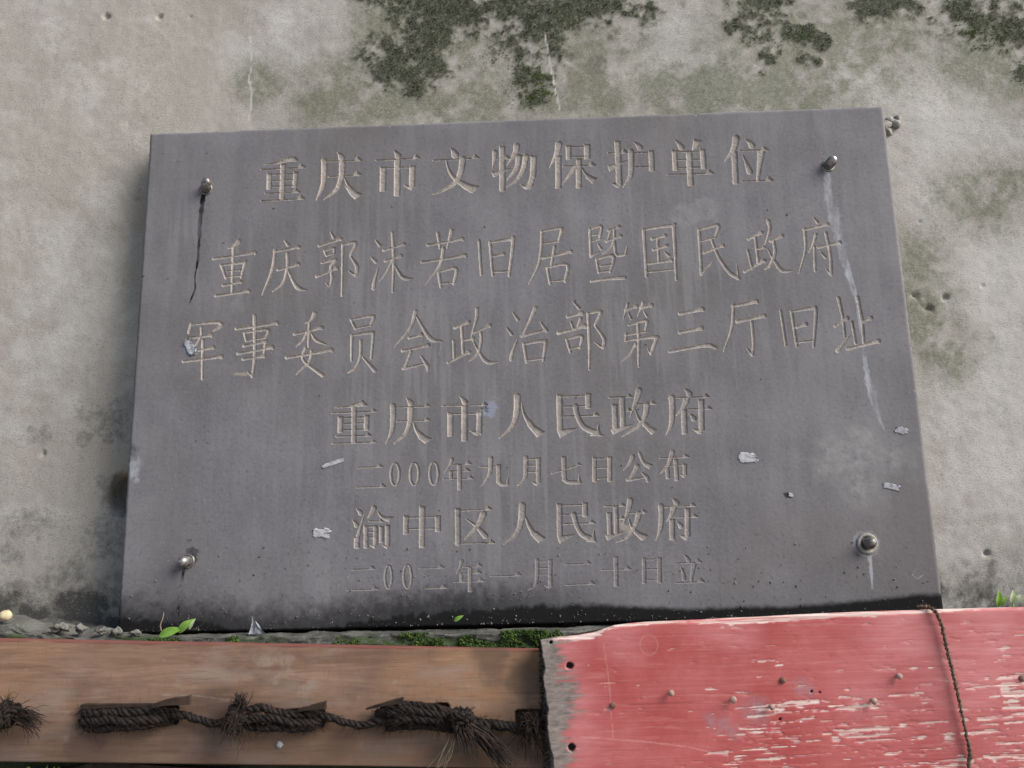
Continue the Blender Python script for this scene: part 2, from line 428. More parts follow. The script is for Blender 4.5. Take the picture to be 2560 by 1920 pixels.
ALGAE = [(-0.324, 0.878, 0.04), (-0.228, 0.87, 0.043), (-0.125, 0.87, 0.047), (-0.045, 0.862, 0.047), (0.042, 0.863, 0.04), (0.262, 0.862, 0.036), (0.324, 0.86, 0.04), (0.425, 0.855, 0.043), (0.51, 0.848, 0.047), (0.148, 0.968, 0.063), (-0.084, 0.96, 0.055), (0.47, 0.927, 0.095), (0.77, 0.897, 0.032), (0.841, 0.851, 0.036), (0.631, 0.973, 0.071), (0.763, 0.662, 0.045), (0.819, 0.693, 0.025), (0.649, 0.461, 0.047), (0.68, 0.414, 0.04), (0.656, 0.554, 0.036), (-0.437, 0.913, 0.03), (-0.205, 1.011, 0.047), (0.80, 0.93, 0.06), (0.86, 0.90, 0.06), (-0.28, 0.90, 0.04), (-0.17, 0.885, 0.05), (0.36, 0.875, 0.04), (0.14, 0.87, 0.05)]
DAMP = [(-0.67, 0.328, 0.047), (-0.705, 0.291, 0.04), (-0.766, 0.308, 0.032), (-0.648, 0.223, 0.036), (-0.649, 0.144, 0.04), (-0.722, 0.055, 0.095), (-0.786, 0.042, 0.063), (-0.642, 0.046, 0.071), (0.664, 0.016, 0.047), (0.733, 0.021, 0.047), (0.163, 0.932, 0.032), (-0.787, 0.134, 0.047), (0.68, 0.475, 0.017), (0.66, 0.492, 0.009), (-0.635, 0.715, 0.016)]
PALE = [(0.235, 0.946, 0.047), (0.272, 0.91, 0.055), (0.342, 0.889, 0.047), (0.402, 0.861, 0.04), (0.574, 0.871, 0.047), (0.277, 0.989, 0.04), (-0.392, 1.019, 0.032), (-0.447, 0.967, 0.032), (-0.228, 0.913, 0.02), (0.766, 0.519, 0.063), (0.705, 0.332, 0.071), (0.749, 0.236, 0.063), (-0.766, 0.572, 0.071), (-0.797, 0.4, 0.047), (-0.748, 0.452, 0.047), (0.606, 0.742, 0.032), (0.73, 0.762, 0.071)]
PITS = [(-0.713, 1.053, .006), (-0.619, 1.049, .006), (0.688, 0.493, .006), (0.657, 0.476, .009), (0.638, 0.496, .007), (-0.775, 0.282, .006), (0.709, 0.086, .006), (-.565, 1.048, .003), (.10, .93, .004), (-.66, .845, .003), (.75, .51, .003), (.66, .62, .003)]
CRACK = [(-0.457, 1.004), (-0.451, 0.95), (-0.456, 0.923), (-0.449, 0.896), (-0.452, 0.844)]
CRACK2 = [(0.058, 0.99), (0.066, 0.93), (0.072, 0.89), (0.079, 0.842)]

def wall_masks(X, Z):
    wob = fbm(X * 22, Z * 22, 3, 5) - 0.5
    wob2 = fbm(X * 70, Z * 70, 8, 4) - 0.5
    wob3 = fbm(X * 190, Z * 190, 9, 3) - 0.5
    bm = blobs(X, Z, MOSS, 1.5)
    moss = sstep(0.12, 0.92, bm + (1.6 * wob + 1.3 * wob2 + 0.7 * wob3) * np.clip(bm * 3 - .15, 0, 1))
    algae = np.clip(blobs(X, Z, ALGAE, 1.5) * (1.15 + 1.9 * wob + 2.0 * wob2) + 0.2 * wob - 0.03, 0, 1) * 0.85
    algae = np.maximum(algae, 0.8 * sstep(0.15, 0.9, blobs(X, Z, MOSS, 2.2) * (1 + 1.5 * wob + 1.0 * wob2)))
    damp = 0.42 * sstep(0.25, 1.1, blobs(X, Z, DAMP, 1.5) * (0.85 + 2.2 * wob + 0.9 * wob2))
    low = Z + 0.16 * wob + 0.05 * wob2 + 0.035 * sstep(-0.4, 0.2, X)
    damp = np.maximum(damp, sstep(0.105, 0.0, low) * 0.95)
    pale = np.clip(blobs(X, Z, PALE, 1.5) * 0.75 + 1.8 * wob + 0.6 * wob2 - 0.08 + 0.30 * sstep(0.2, 0.7, X), 0, 0.8) * .62  # pale patches, plus light falloff put into the colour: paler to the right
    warm = sstep(0.5, 0.7, fbm(X * 3 + 4, Z * 2.2, 21, 4)) * sstep(0.1, -0.5, X) * 0.30  # warm darker tone on the left, painted in for the weaker light there
    crack = np.maximum(sstep(0.0022, 0.0008, poly_dist(X, Z, CRACK) + 0.004 * wob2), sstep(0.002, 0.0008, poly_dist(X, Z, CRACK2) + 0.003 * wob2))
    return moss, algae, damp, pale, warm, crack

xs = np.concatenate([np.linspace(-6, -1.3, 24), np.arange(-1.29, 1.29, 0.0028), np.linspace(1.3, 6, 24)])
zs = np.concatenate([np.linspace(-1.5, -0.3, 8), np.arange(-0.29, 1.3, 0.0028), np.linspace(1.31, 3.2, 14)])
WX, WZ = np.meshgrid(xs, zs)
moss, algae, damp, pale, warm, crack = wall_masks(WX, WZ)
Y = 0.047 + 0.048 * np.clip(0.8 - WZ, 0, 0.9) + 0.010 * (fbm(WX * 2.2, WZ * 2.2, 40, 3) - 0.5) + 0.0020 * (fbm(WX * 16, WZ * 16, 41, 4) - 0.5) + 0.0010 * (fbm(WX * 75, WZ * 75, 42, 4) - 0.5)
Y -= moss * (0.0002 + 0.0016 * fbm(WX * 190, WZ * 190, 43, 2))
for (x, z, r) in PITS:
    d = np.hypot(WX - x, WZ - z) / r
    d = np.maximum(d + .7 * (vnoise(WX * 260, WZ * 260, 47) - .5) + .7 * (vnoise(WX * 110, WZ * 110, 48) - .5), 0)
    Y += 1.0 * r * np.exp(-d * d * 2.2)
d = np.hypot((WX + 0.637) / 0.034, (WZ - 0.213) / 0.042) + 0.35 * (fbm(WX * 45, WZ * 45, 44, 3) - 0.5)
Y += 0.045 * sstep(1.0, 0.45, d)
Y -= 0.008 * sstep(0.14, 0.0, np.hypot(WX - 0.36, WZ - 0.93)) * 0.4
wv = np.stack([WX, Y, WZ], -1).reshape(-1, 3)
at = {"stain_shade_a": np.stack([moss, algae, damp], -1).reshape(-1, 3), "stain_shade_b": np.stack([pale, warm, crack], -1).reshape(-1, 3)}
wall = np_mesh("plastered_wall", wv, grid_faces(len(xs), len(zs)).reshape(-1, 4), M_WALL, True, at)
# the wall has a body behind its plaster
MBK = MB()
bv = [(-6, .13, -1.5), (6, .13, -1.5), (6, .13, 3.2), (-6, .13, 3.2), (-6, .35, -1.5), (6, .35, -1.5), (6, .35, 3.2), (-6, .35, 3.2)]
MBK.add(bv, [(0, 1, 2, 3), (5, 4, 7, 6), (3, 2, 6, 7), (4, 0, 3, 7), (1, 5, 6, 2)])
MBK.build("masonry_core", M_MORTAR, wall, False)
tag(wall, "old grey plastered wall stained with dark moss behind the stone plaque", "wall", kind='structure')

# moss crusts: clumps of tiny faces
def moss_clumps(name, pts, size, mat, tint, normal_up=0.0):
    o6 = np.array([(1, 0, 0), (-1, 0, 0), (0, 1, 0), (0, -1, 0), (0, 0, 1), (0, 0, -1)], float)
    f8 = np.array([(0, 2, 4), (2, 1, 4), (1, 3, 4), (3, 0, 4), (2, 0, 5), (1, 2, 5), (3, 1, 5), (0, 3, 5)])
    n = len(pts)
    jit = 0.55 + 0.9 * RNG.random((n, 6, 1))
    s = size[:, None, None] * np.array([1.0, 0.75, 1.0]) * (0.7 + 0.6 * RNG.random((n, 1, 3)))
    a = RNG.random(n) * 6.28; ca, sa = np.cos(a), np.sin(a)
    V = o6[None] * jit * s
    x = V[:, :, 0] * ca[:, None] - V[:, :, 2] * sa[:, None]; z = V[:, :, 0] * sa[:, None] + V[:, :, 2] * ca[:, None]
    V[:, :, 0] = x; V[:, :, 2] = z
    V += pts[:, None, :]
    F = f8[None] + (np.arange(n) * 6)[:, None, None]
    T = np.repeat(tint, 6)[:, None] * np.ones((1, 3))
    return np_mesh(name, V.reshape(-1, 3), F.reshape(-1, 3), mat, False, {"tint": T})

def sample_wall_y(x, z):
    i = np.clip(np.searchsorted(xs, x), 1, len(xs) - 1); j = np.clip(np.searchsorted(zs, z), 1, len(zs) - 1)
    return Y[j, i]
c = RNG.random((900000, 2)) * np.array([1.5, 0.42]) + np.array([-0.36, 0.80])
cm = wall_masks(c[:, 0], c[:, 1])[0]
cl = fbm(c[:, 0] * 150, c[:, 1] * 110, 77, 2)
keep = RNG.random(len(c)) < np.where(cl > 0.50, 0.20, 0.03) * sstep(.35, 1, cm)
c = c[keep]
br = np.clip(blobs(c[:, 0], c[:, 1], BRIGHT, 1.3) * 1.5 - 0.3 + .9 * (RNG.random(len(c)) > .86), 0, 1) * (0.4 + 0.6 * RNG.random(len(c)))
cg = np.array([BRIGHT[i][:2] for i in RNG.integers(0, len(BRIGHT), 5200)]) + RNG.normal(size=(5200, 2)) * np.array([.016, .014])
cg = cg[(fbm(cg[:, 0] * 130, cg[:, 1] * 130, 78, 3) > .54) & (cg[:, 1] > .842)]
c = np.concatenate([c, cg]); br = np.concatenate([br, .35 + .65 * RNG.random(len(cg))])
p3 = np.stack([c[:, 0], sample_wall_y(c[:, 0], c[:, 1]) - 0.0008, c[:, 1]], -1)
mo = moss_clumps("moss", p3, 0.0004 + 0.0007 * RNG.random(len(c)) ** 2, M_MOSS, br)
tag(mo, "dark green moss crust spreading over the plaster above the plaque", "moss", kind='stuff')

# ---------------------------------------------------------------- stone plaque
plaque = empty("stone_plaque", (0, 0.035, 0), "dark grey stone plaque carved with seven lines of Chinese characters", "plaque")
ex = 0.6
xi = np.concatenate([np.arange(-0.597, -0.53, 0.0025), np.arange(-0.53, 0.5601, 0.0007), np.arange(0.562, 0.5975, 0.0025)])
zi = np.concatenate([np.arange(0.003, 0.03, 0.0015), np.arange(0.03, 0.7601, 0.0007), np.arange(0.762, 0.7975, 0.0025)])
px = np.concatenate([[-ex, -ex, -ex], xi, [ex, ex, ex]]); pz = np.concatenate([[0, 0, 0], zi, [0.8, 0.8, 0.8]])
nx, nz = len(px), len(pz)
PX, PZ = np.meshgrid(px, pz)
ey = np.concatenate([[0.035, 0.015, 0.0022], np.zeros(len(xi)), [0.0022, 0.015, 0.035]])
ez = np.concatenate([[0.035, 0.015, 0.0022], np.zeros(len(zi)), [0.0022, 0.015, 0.035]])
edge_y = np.maximum(ey[None, :], ez[:, None])
depth = np.zeros(PX.shape); owner = np.full(PX.shape, -1, np.int16)
MMX, MMZ = PX * 1000, PZ * 1000

GLYPHS = """重1|p -407.8 736.5 -387.7 740.5 -369.7 747.4 -357.6 749.1 -350.9 741.2 -367.4 740.4 -381.5 737.4;h -412.5 727.8 -339.7 728.9 1.8;v -376.4 736.8 -376 674.9 8.1;v -398.2 720.8 -397.8 692.8 7.7;b -394 718.5 -359.8 718.9 1.8;v -354.8 721.9 -356.1 695.1 7.3;b -393.7 707.7 -359.5 708.1 1.8;b -393.4 697.6 -359.2 697.8 1.8;h -404 685.8 -347.8 686.2 1.8;h -410.6 673.2 -339.5 674.2 1.8
庆1|d -287.3 753.3 -280.3 743.9 10.9;h -312.8 738.2 -247.3 737.8 1.8;c -308.8 739.6 9.2 -308.3 714.7 8.8 -310.9 693.4 6.8 -320.4 671.3 0.8;h -301.2 711.2 -248 712.4 1.8;c -278.9 733 10.1 -280.1 709.3 8.9 -287.8 688.2 6.1 -307.4 671.5 0.8;c -275.1 709.6 1 -269.9 697.2 4.4 -261.7 684 8;p -273.8 694.1 -265.6 678.9 -257.5 670.5 -245.7 679.2 -255.7 683.8 -263.8 691.6
市1|d -195.1 753.6 -187.6 742.9 10.5;h -224.2 736.9 -151.9 738.2 1.8;v -189 738.1 -189.2 673.4 9.6;v -212 725 -212.2 682.2 9.6;b -207 722.7 -168.9 722.7 1.8;v -164.3 725.3 -164.9 687.8 9.2;p -159.9 689.8 -165.9 683.2 -171.9 686 -178.9 692.6 -168.9 690.5
文1|d -102.6 754.7 -94.7 741.4 12;h -129.8 733.2 -56.2 734.4 1.8;c -82.8 734 10 -85 714.7 9.2 -94.2 693.7 6.8 -112.2 681.6 4 -131.1 673.8 0.6;c -109.4 732.4 2 -104 713.3 4.4 -94.2 699 6.8 -80.4 688.9 9.2;p -84.3 695.4 -84.4 684.8 -69.6 674.6 -65.1 673.8 -56.6 685.4 -68.4 688.4
物1|c -29.7 743.8 8 -30.9 731.9 6 -34.2 715.9 0.8;h -26.5 731.1 -5 732 1.8;v -17.9 753.5 -19.1 675.5 9.2;p -36.3 709 -32.5 699.8 -2.4 715.4 -14.3 713.7;c 5.9 753.2 10 3.2 741.4 8 -10.2 720.4 0.8;b 2.1 734.5 28 735.5 1.8;v 33 734.8 30.7 697.4 9.2;c 30.8 701.7 8.7 26.1 686.9 7.9 20 680.4 4.8;p 9.2 686.5 18.1 684 26.1 689 31.9 684.6 25.8 677 17.9 677.3;c 8.5 734.3 8.8 5 715.5 7.2 -11.4 693.7 0.8;c 20.4 734.2 9.2 15.9 712.9 7.6 4.5 694.1 4.8 -11.7 682.4 0.8
保1|c 74.2 753.7 10.8 70.3 736.6 8 58.2 713 0.6;v 72.7 733.3 71.2 676.7 9.2;v 89.7 750.9 89.2 725.5 8.4;b 93.6 748.2 115.5 747.8 1.8;v 120 751.5 119.3 725.6 9.6;b 92.9 730.5 114.8 730.5 1.8;h 79.4 714.7 131.9 714.4 1.8;v 105.7 726.6 103.7 675.9 8.7;c 100.2 713.9 7.1 91.8 701.4 5.9 77.7 683.3 0.6;c 108.5 713.2 1 115.5 700.5 4 124 691.7 7.9;p 115.3 694.1 125.7 683.1 133.3 692 121.3 697.1
护1|h 152.7 735.1 185.3 734.2 1.8;v 169.1 755.3 168.7 677.2 9.5;p 173.7 679.2 169.5 673.6 163.7 674.9 155.2 683.5 164 681.7;p 151.6 713 154.1 702.9 184.7 721.8 172.7 718.6;d 194.3 753.7 205 742.5 9.9;c 190 736.2 9.1 189.6 712.6 8.3 186.1 691.4 6.7 174.4 674.5 0.8;b 193.2 733.2 217.9 733.3 1.8;v 222.5 736.6 222 700.7 8.7;b 194.9 709.2 218.6 708.9 1.8
单1|d 261.7 753.8 271.8 740.5 9.9;p 292.4 754.1 305 750.6 295.3 738.5 288.1 732.7;v 260 736 259.8 700.3 8.3;b 264.4 732.8 300.8 732.2 1.8;v 305 735.9 305 701.3 8.3;b 264.5 718.6 299.9 717.9 1.8;b 264.6 705 300 704.5 1.8;v 283.1 732.5 282.2 673.3 9.5;h 246.2 693.8 319.8 693.1 1.8
位1|c 360.5 753.1 10.6 354 731.8 7.9 338.8 712.7 0.6;v 355.4 729.6 353.9 673.3 9;d 374.8 750.8 384.5 738.8 10.6;h 364.8 731 409.9 730 1.8;c 368.7 722.7 0.8 373.8 707.5 5.9 377.6 693.6 9.8;c 398.4 725.8 10.9 393.2 700.4 7 389.4 678.3 4.7;h 363.2 677.8 413.3 677.4 1.8
重2|c -443.5 605 7 -452.5 596.7 3.3 -460.6 594 1.4;k -483.2 577 -415.9 584.4 4.7;c -469.8 565.6 5.1 -461.9 543.5 3.3;c -468.7 566 2.8 -436.2 569.3 4.7 -432.7 568.7 4.7 -437.6 543.9 2.8;b -461.3 555.6 -438.1 556.7 2.3;b -462 545.9 -437.7 547 2.3;c -452 595.4 4.7 -451.2 520.3 3.7;k -466 531.6 -437.3 536.6 4.6;k -476.8 515.2 -423.9 520.6 4.6
庆2|c -369.9 604 1.9 -363.8 596 5.6;k -385.6 585.7 -346.2 591.7 4.7;c -384.5 588.2 4.2 -388.1 555.5 4.7 -402.9 513.9 0.7;k -378.8 554.6 -345.5 562.4 4.6;c -364.6 581.3 5.1 -363.9 559.5 4.7 -370.1 533.1 3.3 -385.8 518.8 0.9;c -363.8 555.8 2.3 -352.7 532.5 5.1 -344.4 522.7 6.5 -331.7 519.3 1.2
郭2|c -295.5 615.1 1.9 -290.7 605.6 5.1;k -313.7 593 -279 602.7 4.7;c -304.9 583.6 4.2 -301.7 575.5 3.2;c -304.9 584.1 2.3 -290.4 588.5 3.7 -289.5 581.1 3.2;b -301.7 576.2 -289 579.2 2.3;c -309.1 563.6 2.8 -287.7 568.9 4.6 -294.4 558.2 3.2;k -316.5 541.4 -284 553.8 4.6;c -294.4 558.2 4.2 -292.4 537.7 4.2 -296.1 524.6 1.8 -302 530.8 0.9;c -275.8 592.8 4.2 -275.8 507.9 2.8;c -276.5 593.3 2.3 -255.7 595.8 5.1 -263.5 574.1 3.2;c -263.5 574.1 2.8 -252.8 555.6 6 -254.3 542.4 5.6;c -254.3 540.7 4.2 -265.4 548.8 1.2
沫2|c -223.2 598.8 2.3 -216.2 589.5 5.1;c -229.9 570.5 2.3 -222.9 563 5.5;c -226 518.6 5.5 -224.9 528.2 5 -218.9 552 0.9;k -209.9 581.9 -176.9 590.5 4.6;k -207.5 563.7 -182.1 571.2 4.6;c -196.6 610.8 4.2 -194.1 565.6 4.6 -195.5 511.6 2.8;c -196.4 563.3 3.2 -205.5 544.3 2.8 -216.5 529.1 0.9;c -192.9 557.1 1.8 -182.5 538.7 5.1 -174.5 533.1 5.5 -163.7 533.2 1.2
若2|k -139.9 588 -83.3 595.7 4.6;c -123.6 606.9 5.1 -120.3 582.4 3.2;c -101.6 611 6 -108.8 582 2.3;k -149.2 559.7 -79.1 567.6 4.6;c -114.6 581 5.5 -120.5 553.4 4.6 -143.6 521.8 0.7;c -122.9 541.4 4.6 -119.6 517.9 4.1;c -122.9 542.6 2.3 -95.4 547.2 5 -99.1 521.5 3.7;b -119.6 523.3 -96.7 523.8 2.3
旧2|c -58 592.3 4.1 -55.5 535.5 4.1;c -40.8 589.8 4.6 -37.3 534.1 3.7;c -40.8 588.8 2.3 -8.5 593 5.1 -4 590.4 5.5 -11.5 531.6 3.7;k -37.8 565.4 -19.4 568.6 4.6;b -37.2 539.7 -10.9 539.9 2.3
居2|c 42.1 603.3 4.3 40 574 4.3 34.4 546.4 3.9 19.3 518.1 1;c 41 604.6 2.4 68.9 608.7 4.3 73.6 605.5 4.8 68.1 587 2.9;b 42.8 584.1 68.1 587 2.4;k 42 560 87.9 568.5 4.8;c 61.8 578.3 4.8 54.7 544.4 3.4;c 48.7 543.4 4.3 52.6 516.9 3.8;c 49.9 544.6 2.4 79.9 547.3 4.8 76 519.9 3.8;b 52.7 520.7 77.8 522.3 2.4
暨2|c 118.6 605.6 4.3 118.2 559.9 3.9;c 119.4 605.6 2.4 136.4 609.4 4.3 133 588.5 3.4;b 121.3 595.3 134.6 596.6 2.4;b 120.9 585.1 134.2 588.5 2.4;c 118.2 559.9 3.8 130.9 567 1.2;c 130.3 579.7 1.9 134.7 571.9 4.3;k 148.1 602 165.2 607.8 4.8;k 143.6 584.3 166.8 591.9 4.8;c 151.7 603.2 3.4 145.6 585 2.4;c 157.1 604.2 3.3 155.7 585.2 3.3 150.4 573.9 2.9 136.7 563 1;c 156.7 582.6 3.3 157.1 564.8 4.3 161.6 560.1 4.3 172.4 561.2 3.8;c 172.4 561.2 3.3 176.3 575.5 1;c 126.8 554.5 3.8 129.4 533 3.8;c 126.8 555.3 2.4 153.3 559.4 4.8 147.2 532.4 3.3;b 132.3 543.5 149 545.4 2.4;b 129.4 533.5 147.4 535.4 2.4;c 116.9 519 3.8 143.2 522.1 4.3 169.3 522.9 6.2
国2|c 203.2 601.3 4.8 203.8 524.2 4.3;c 204 601.8 2.9 247.9 606.8 5.3 251.1 599.6 5.3 249.5 516.4 3.3;k 215.5 585.5 237.3 590.4 4.8;k 216.9 567.7 238.7 573.3 4.8;k 208 544.9 244.4 548.6 4.7;c 224.6 585.2 3.8 224.1 547.3 3.8;c 234.5 563.3 1.9 240.1 557.3 5.2;b 204.2 530.9 249.4 533.9 2.4
民2|c 290.4 598.1 4.8 289.1 525 4.3;c 290.4 598.1 2.4 316 604.8 4.8 321.7 602.1 4.8 315.9 587 2.9;b 292.7 579 315.7 584.5 2.4;c 289 523.8 3.8 309.4 545.6 0.9;k 296.2 559.9 326.6 570.2 4.7;c 308.4 582.2 3.8 318.1 551.5 4.3 332.8 526 5.7 346.2 515.6 5.7;c 346.2 515.1 3.7 345.5 538 0.7
政2|k 366.6 580.1 388.7 589.5 4.7;c 377.4 582.3 4.3 378.7 539.4 4.3;k 379.4 563.2 390.3 565.4 4.7;c 363.9 561.3 3.8 368.6 531 3.8;k 356.5 526.4 389.6 542.8 4.7;c 399.9 609.4 5.7 401 594.1 4.7 391.8 569.1 1.2;k 400.6 575.1 420.2 583.2 4.7;c 405.4 576.2 3.8 406.1 556 4.7 397.3 536.2 3.8 388.5 529 0.9;c 394.8 562.7 1.4 404.8 541 4.2 415.3 525.6 5.7 431.7 525.6 0.9
府2|c 471.5 611.9 1.9 476.7 603.6 4.7;k 454.2 592.2 492.9 599.7 4.7;c 455.5 593.4 4.3 453.6 559.3 3.8 440.2 520.3 0.9;c 472.4 583.9 4.7 466.1 566.4 3.3 459.1 554.6 0.9;c 468.2 563.8 3.3 465.6 523.9 3.8;k 474 562.4 508.8 568.7 4.7;c 488 585.9 4.7 491.4 547.9 4.2 489.7 518.1 4.7;c 489.6 516.8 4.2 482.4 527 0.9;c 476.8 554.7 1.9 483 545.7 4.7
军3|c -513.7 470.7 3.9 -516.8 456 4.4;c -513.1 468.7 2.4 -473.4 471.4 4.8 -465.9 465.4 5.3 -477.6 457.6 1.2;k -513.2 447.2 -480.4 450.3 4.8;c -497.1 462.7 3.9 -497.6 449.2 3.4 -506.3 429.8 3.4;k -510.8 425 -476.3 430.5 4.8;c -493.7 442.9 4.8 -491.9 380.6 3.4;k -523.2 409.5 -462.4 414.9 4.8
事3|k -441.6 459.7 -376.9 466.2 4.8;c -413.5 479.8 5.3 -411 413.3 4.8 -413.4 381.9 3.9;c -413.4 381.9 3.8 -421.6 390.1 0.9;c -428.5 451.9 3.8 -425.2 439.5 3.4;c -428.1 453.1 2.4 -392.2 456.4 4.3 -395.4 443.4 2.9;b -425.2 439.5 -394.2 444.1 2.4;k -428.4 431.5 -394 437.2 4.8;c -395.1 436 3.8 -396.7 412.9 3.3;k -437.5 419.5 -382.9 427.1 4.8;k -428.8 410.2 -396 414.1 4.8
委3|c -318.5 480.4 6.7 -324.2 469.5 3.4 -332.5 465.3 1.2;k -349.3 448.1 -306 456.5 4.8;c -326.5 465.1 4.3 -326.8 427.7 3.8;c -329.7 449.9 3.3 -335.4 437.8 2.9 -345.9 428.3 1;c -323.8 449.7 1.9 -315.1 437.2 4.8 -299.5 429.8 1.4;k -360.9 410.5 -289.8 419.7 4.8;c -331.5 425.4 4.3 -334.6 406.1 3.3 -304.4 380.9 5.7;c -321.9 420.3 4.3 -325 403.3 3.8 -344.7 383.4 1
员3|c -261.2 468.6 3.3 -253.4 453.6 3.8;c -260.7 468.6 2.4 -232.1 473.4 4.3 -224.9 471.1 4.8 -230.8 457.8 2.9;b -253.4 454.3 -229.6 458.5 2.4;c -259.2 442.7 4.3 -259.1 402.5 3.3;c -258.5 443.2 2.4 -229.5 446.7 4.8 -225.8 441.6 4.3 -228.6 405.2 3.3;c -244.8 433.7 4.3 -245.7 408.1 3.8 -252.6 391.4 3.3 -264.3 383.3 1;c -242.1 408 1.9 -230.1 394.3 4.7 -223 385.6 5.7
会3|c -159.3 478.9 5.7 -167.6 452 4.3 -192.5 422.2 0.7;c -158.1 471.4 1.9 -146.2 448.9 4.8 -134.4 432.6 6.2 -117.9 428.9 1;k -169.5 436.2 -149.8 440.4 4.7;k -179.9 415.8 -139.2 423 4.7;c -166.4 414.1 3.8 -175.8 389 3.8;c -178.2 387.2 4.2 -146.4 394.1 1.9;c -151.1 406.4 1.9 -141.7 391.6 5.7 -140.6 383.1 2.8
政3|k -98.3 450.3 -76.1 458.4 4.7;c -87.4 451.9 4.3 -85.5 407.9 4.3;k -85.3 429.8 -69.4 431.7 4.7;c -100.2 429 3.8 -99.7 399.9 3.3;k -108.7 395.4 -75.6 410 4.7;c -62.8 479.4 5.7 -64.2 463.4 4.3 -72.9 434.3 1;k -69.3 441.5 -43.1 451.6 4.7;c -57.5 441.1 3.8 -57.7 424 4.3 -63.9 406 3.3 -77 395.6 0.9;c -70.6 429.3 1.4 -59.2 407.1 4.2 -47.7 393.5 5.7 -31.2 393.7 0.9
治3|c -6.9 471.8 2.3 0.5 459.9 5.1;c -16.7 447.3 2.2 -9.7 436.9 5.1;c -11.4 396.5 5.6 -9.8 406.5 4.4 -0.9 429.4 1.1;c 28 478 6.2 18.1 454.9 3.9 7.7 434.3 3.4;c 6.3 433.5 4.5 41.6 441.9 2.8;c 36.3 454.3 2.2 44.3 441 5.6;c 8.7 420.9 4.5 12.1 391.5 3.9;c 8.7 420.9 2.8 38.2 424.6 5 42.3 420.7 5 37.8 393.5 3.4;b 12.2 394.3 38.8 397 2.5
部3|c 87.5 486.3 2.2 96.1 475.8 5.1;k 78.2 462.3 100.8 467.4 5.6;c 82.6 454.3 2.2 86.4 442.5 3.9;c 98.2 458.1 4.5 90.5 440.9 2.2;k 62.4 436.6 104.7 445.7 5.6;c 75.1 425.5 3.9 80 406 3.9;c 75.2 426.3 2.2 98.5 430.5 4.5 95 411.8 3.3;b 80.2 410.9 96.5 414.1 2.5;c 109.8 466.5 4.5 110.1 420 4.5 108 377.1 2.2;c 109.8 466.5 2.2 129.5 468.8 5 119.6 447.2 3.4;c 119.6 447.2 2.8 132.6 425.1 5 131.2 412.1 5;c 130.3 410.7 3.9 117.6 420.3 1.1
第3|c 172.2 479.7 3.9 164 456 1.1;k 168.9 470.4 185.4 475.7 5.6;c 172.8 464.4 2.2 176 456.2 3.9;c 196.1 481.2 3.9 186.5 459.6 1.1;k 192.8 473.1 209 476.4 5.6;c 196.7 467.1 2.2 200.5 459.1 3.9;c 171.8 445.5 2.2 198.7 451.9 4.5 197.3 437.4 3.3;b 165.5 429.8 197.7 434.5 2.5;c 167.5 432.6 3.3 165.8 420.5 3.3;c 165.9 421.1 2.2 211.1 425.4 5 212.2 419.6 5 203.6 399.8 3.9;c 203.5 398.4 3.3 198.5 407.1 0.8;c 186 449.4 3.9 185.7 417.6 4.4 183.6 379 2.2;c 181.4 414.9 3.9 172.3 399.4 3.3 157.8 388.4 1.1
三3|k 251.7 461.2 287.5 467.1 5.6;k 249.8 431.4 284.1 436.9 5.5;c 231.9 401.2 3.9 268.2 406.9 3.9 291.9 409.6 6.1 303.5 405.2 3.9
厅3|k 334.3 470.8 371.8 476.8 5.6;c 335.3 472.2 4.4 329.8 436 3.9 314.6 399.1 1.1;k 338.9 445.9 381.9 453.2 5.5;c 361 445.1 4.4 361.1 412 3.9 358.3 393.5 3.9;c 358.1 391.5 3.8 349.5 404.3 1.1
旧3|c 406.7 461.1 3.9 410.1 405.3 3.9;c 423.1 459.1 4.4 426.5 404.2 3.9;c 423.1 459.1 2.2 454 463.3 5 460.5 459.3 5 451.9 401.9 3.3;k 429.2 434.2 443.4 438.1 5.5;b 426.2 409.9 452.8 411.9 2.5
址3|k 488 434.3 507.5 445.3 5.5;c 497 478.4 5.5 500.6 444.9 3.9 500.5 416.1 3.3;c 487.4 395.1 6 509 418.7 1.1;c 513.9 440.1 3.8 515.8 405.6 3.8;c 526.2 478.9 5 529.1 441.1 4.4 528.3 406.6 3.9;k 531.7 439.6 543.3 444.9 5.5;k 502.7 397.5 551.6 407.3 5.5
重4|p -284.7 328.5 -266 330.7 -247.9 336.5 -241.7 339.5 -232.5 330.7 -247.8 329.8 -259 328.7;h -288.1 320.5 -220.2 321.3 1.5;v -254.5 329.7 -254 273.7 7.5;v -274.8 314.8 -275 289.9 7.6;b -271.2 312.6 -238.6 313 1.5;v -234.4 315.7 -234.9 292.6 7.5;b -270.4 303.4 -239.2 303.7 1.5;b -270.2 293.9 -239.1 293.9 1.5;h -281.2 284.2 -227.9 284.1 1.5;h -287.2 273.5 -220.2 273.4 1.5
庆4|d -174.1 340.7 -167.1 332.7 9.2;h -198.4 326.6 -138 326.9 1.5;c -194.2 329.3 8.3 -194.1 306.8 7.8 -196.8 287.4 5.6 -205 270.9 0.6;h -188.6 305 -138.1 304.9 1.5;c -167.1 323.6 9.2 -168.5 303.3 7.8 -175.4 285.4 4.7 -192.6 270.6 0.6;c -163.6 303.8 0.8 -158.8 291.8 3.9 -150.6 281.2 6.6;p -161.6 291.9 -154.7 277.8 -145.1 269.9 -134.3 276.6 -143.7 281 -153.3 288.9
市4|d -92.1 341.1 -83.8 331.7 9.2;h -118.5 326.6 -50 326.4 1.5;v -84.6 326.8 -85.3 271.3 8.6;v -106.4 315.5 -106.8 279.5 8.3;b -102 313.7 -66.1 313.6 1.5;v -61.7 316.3 -62.8 281.4 8;p -58.3 284.1 -65.3 279.4 -70 281.7 -76.8 287.4 -66.5 286.4
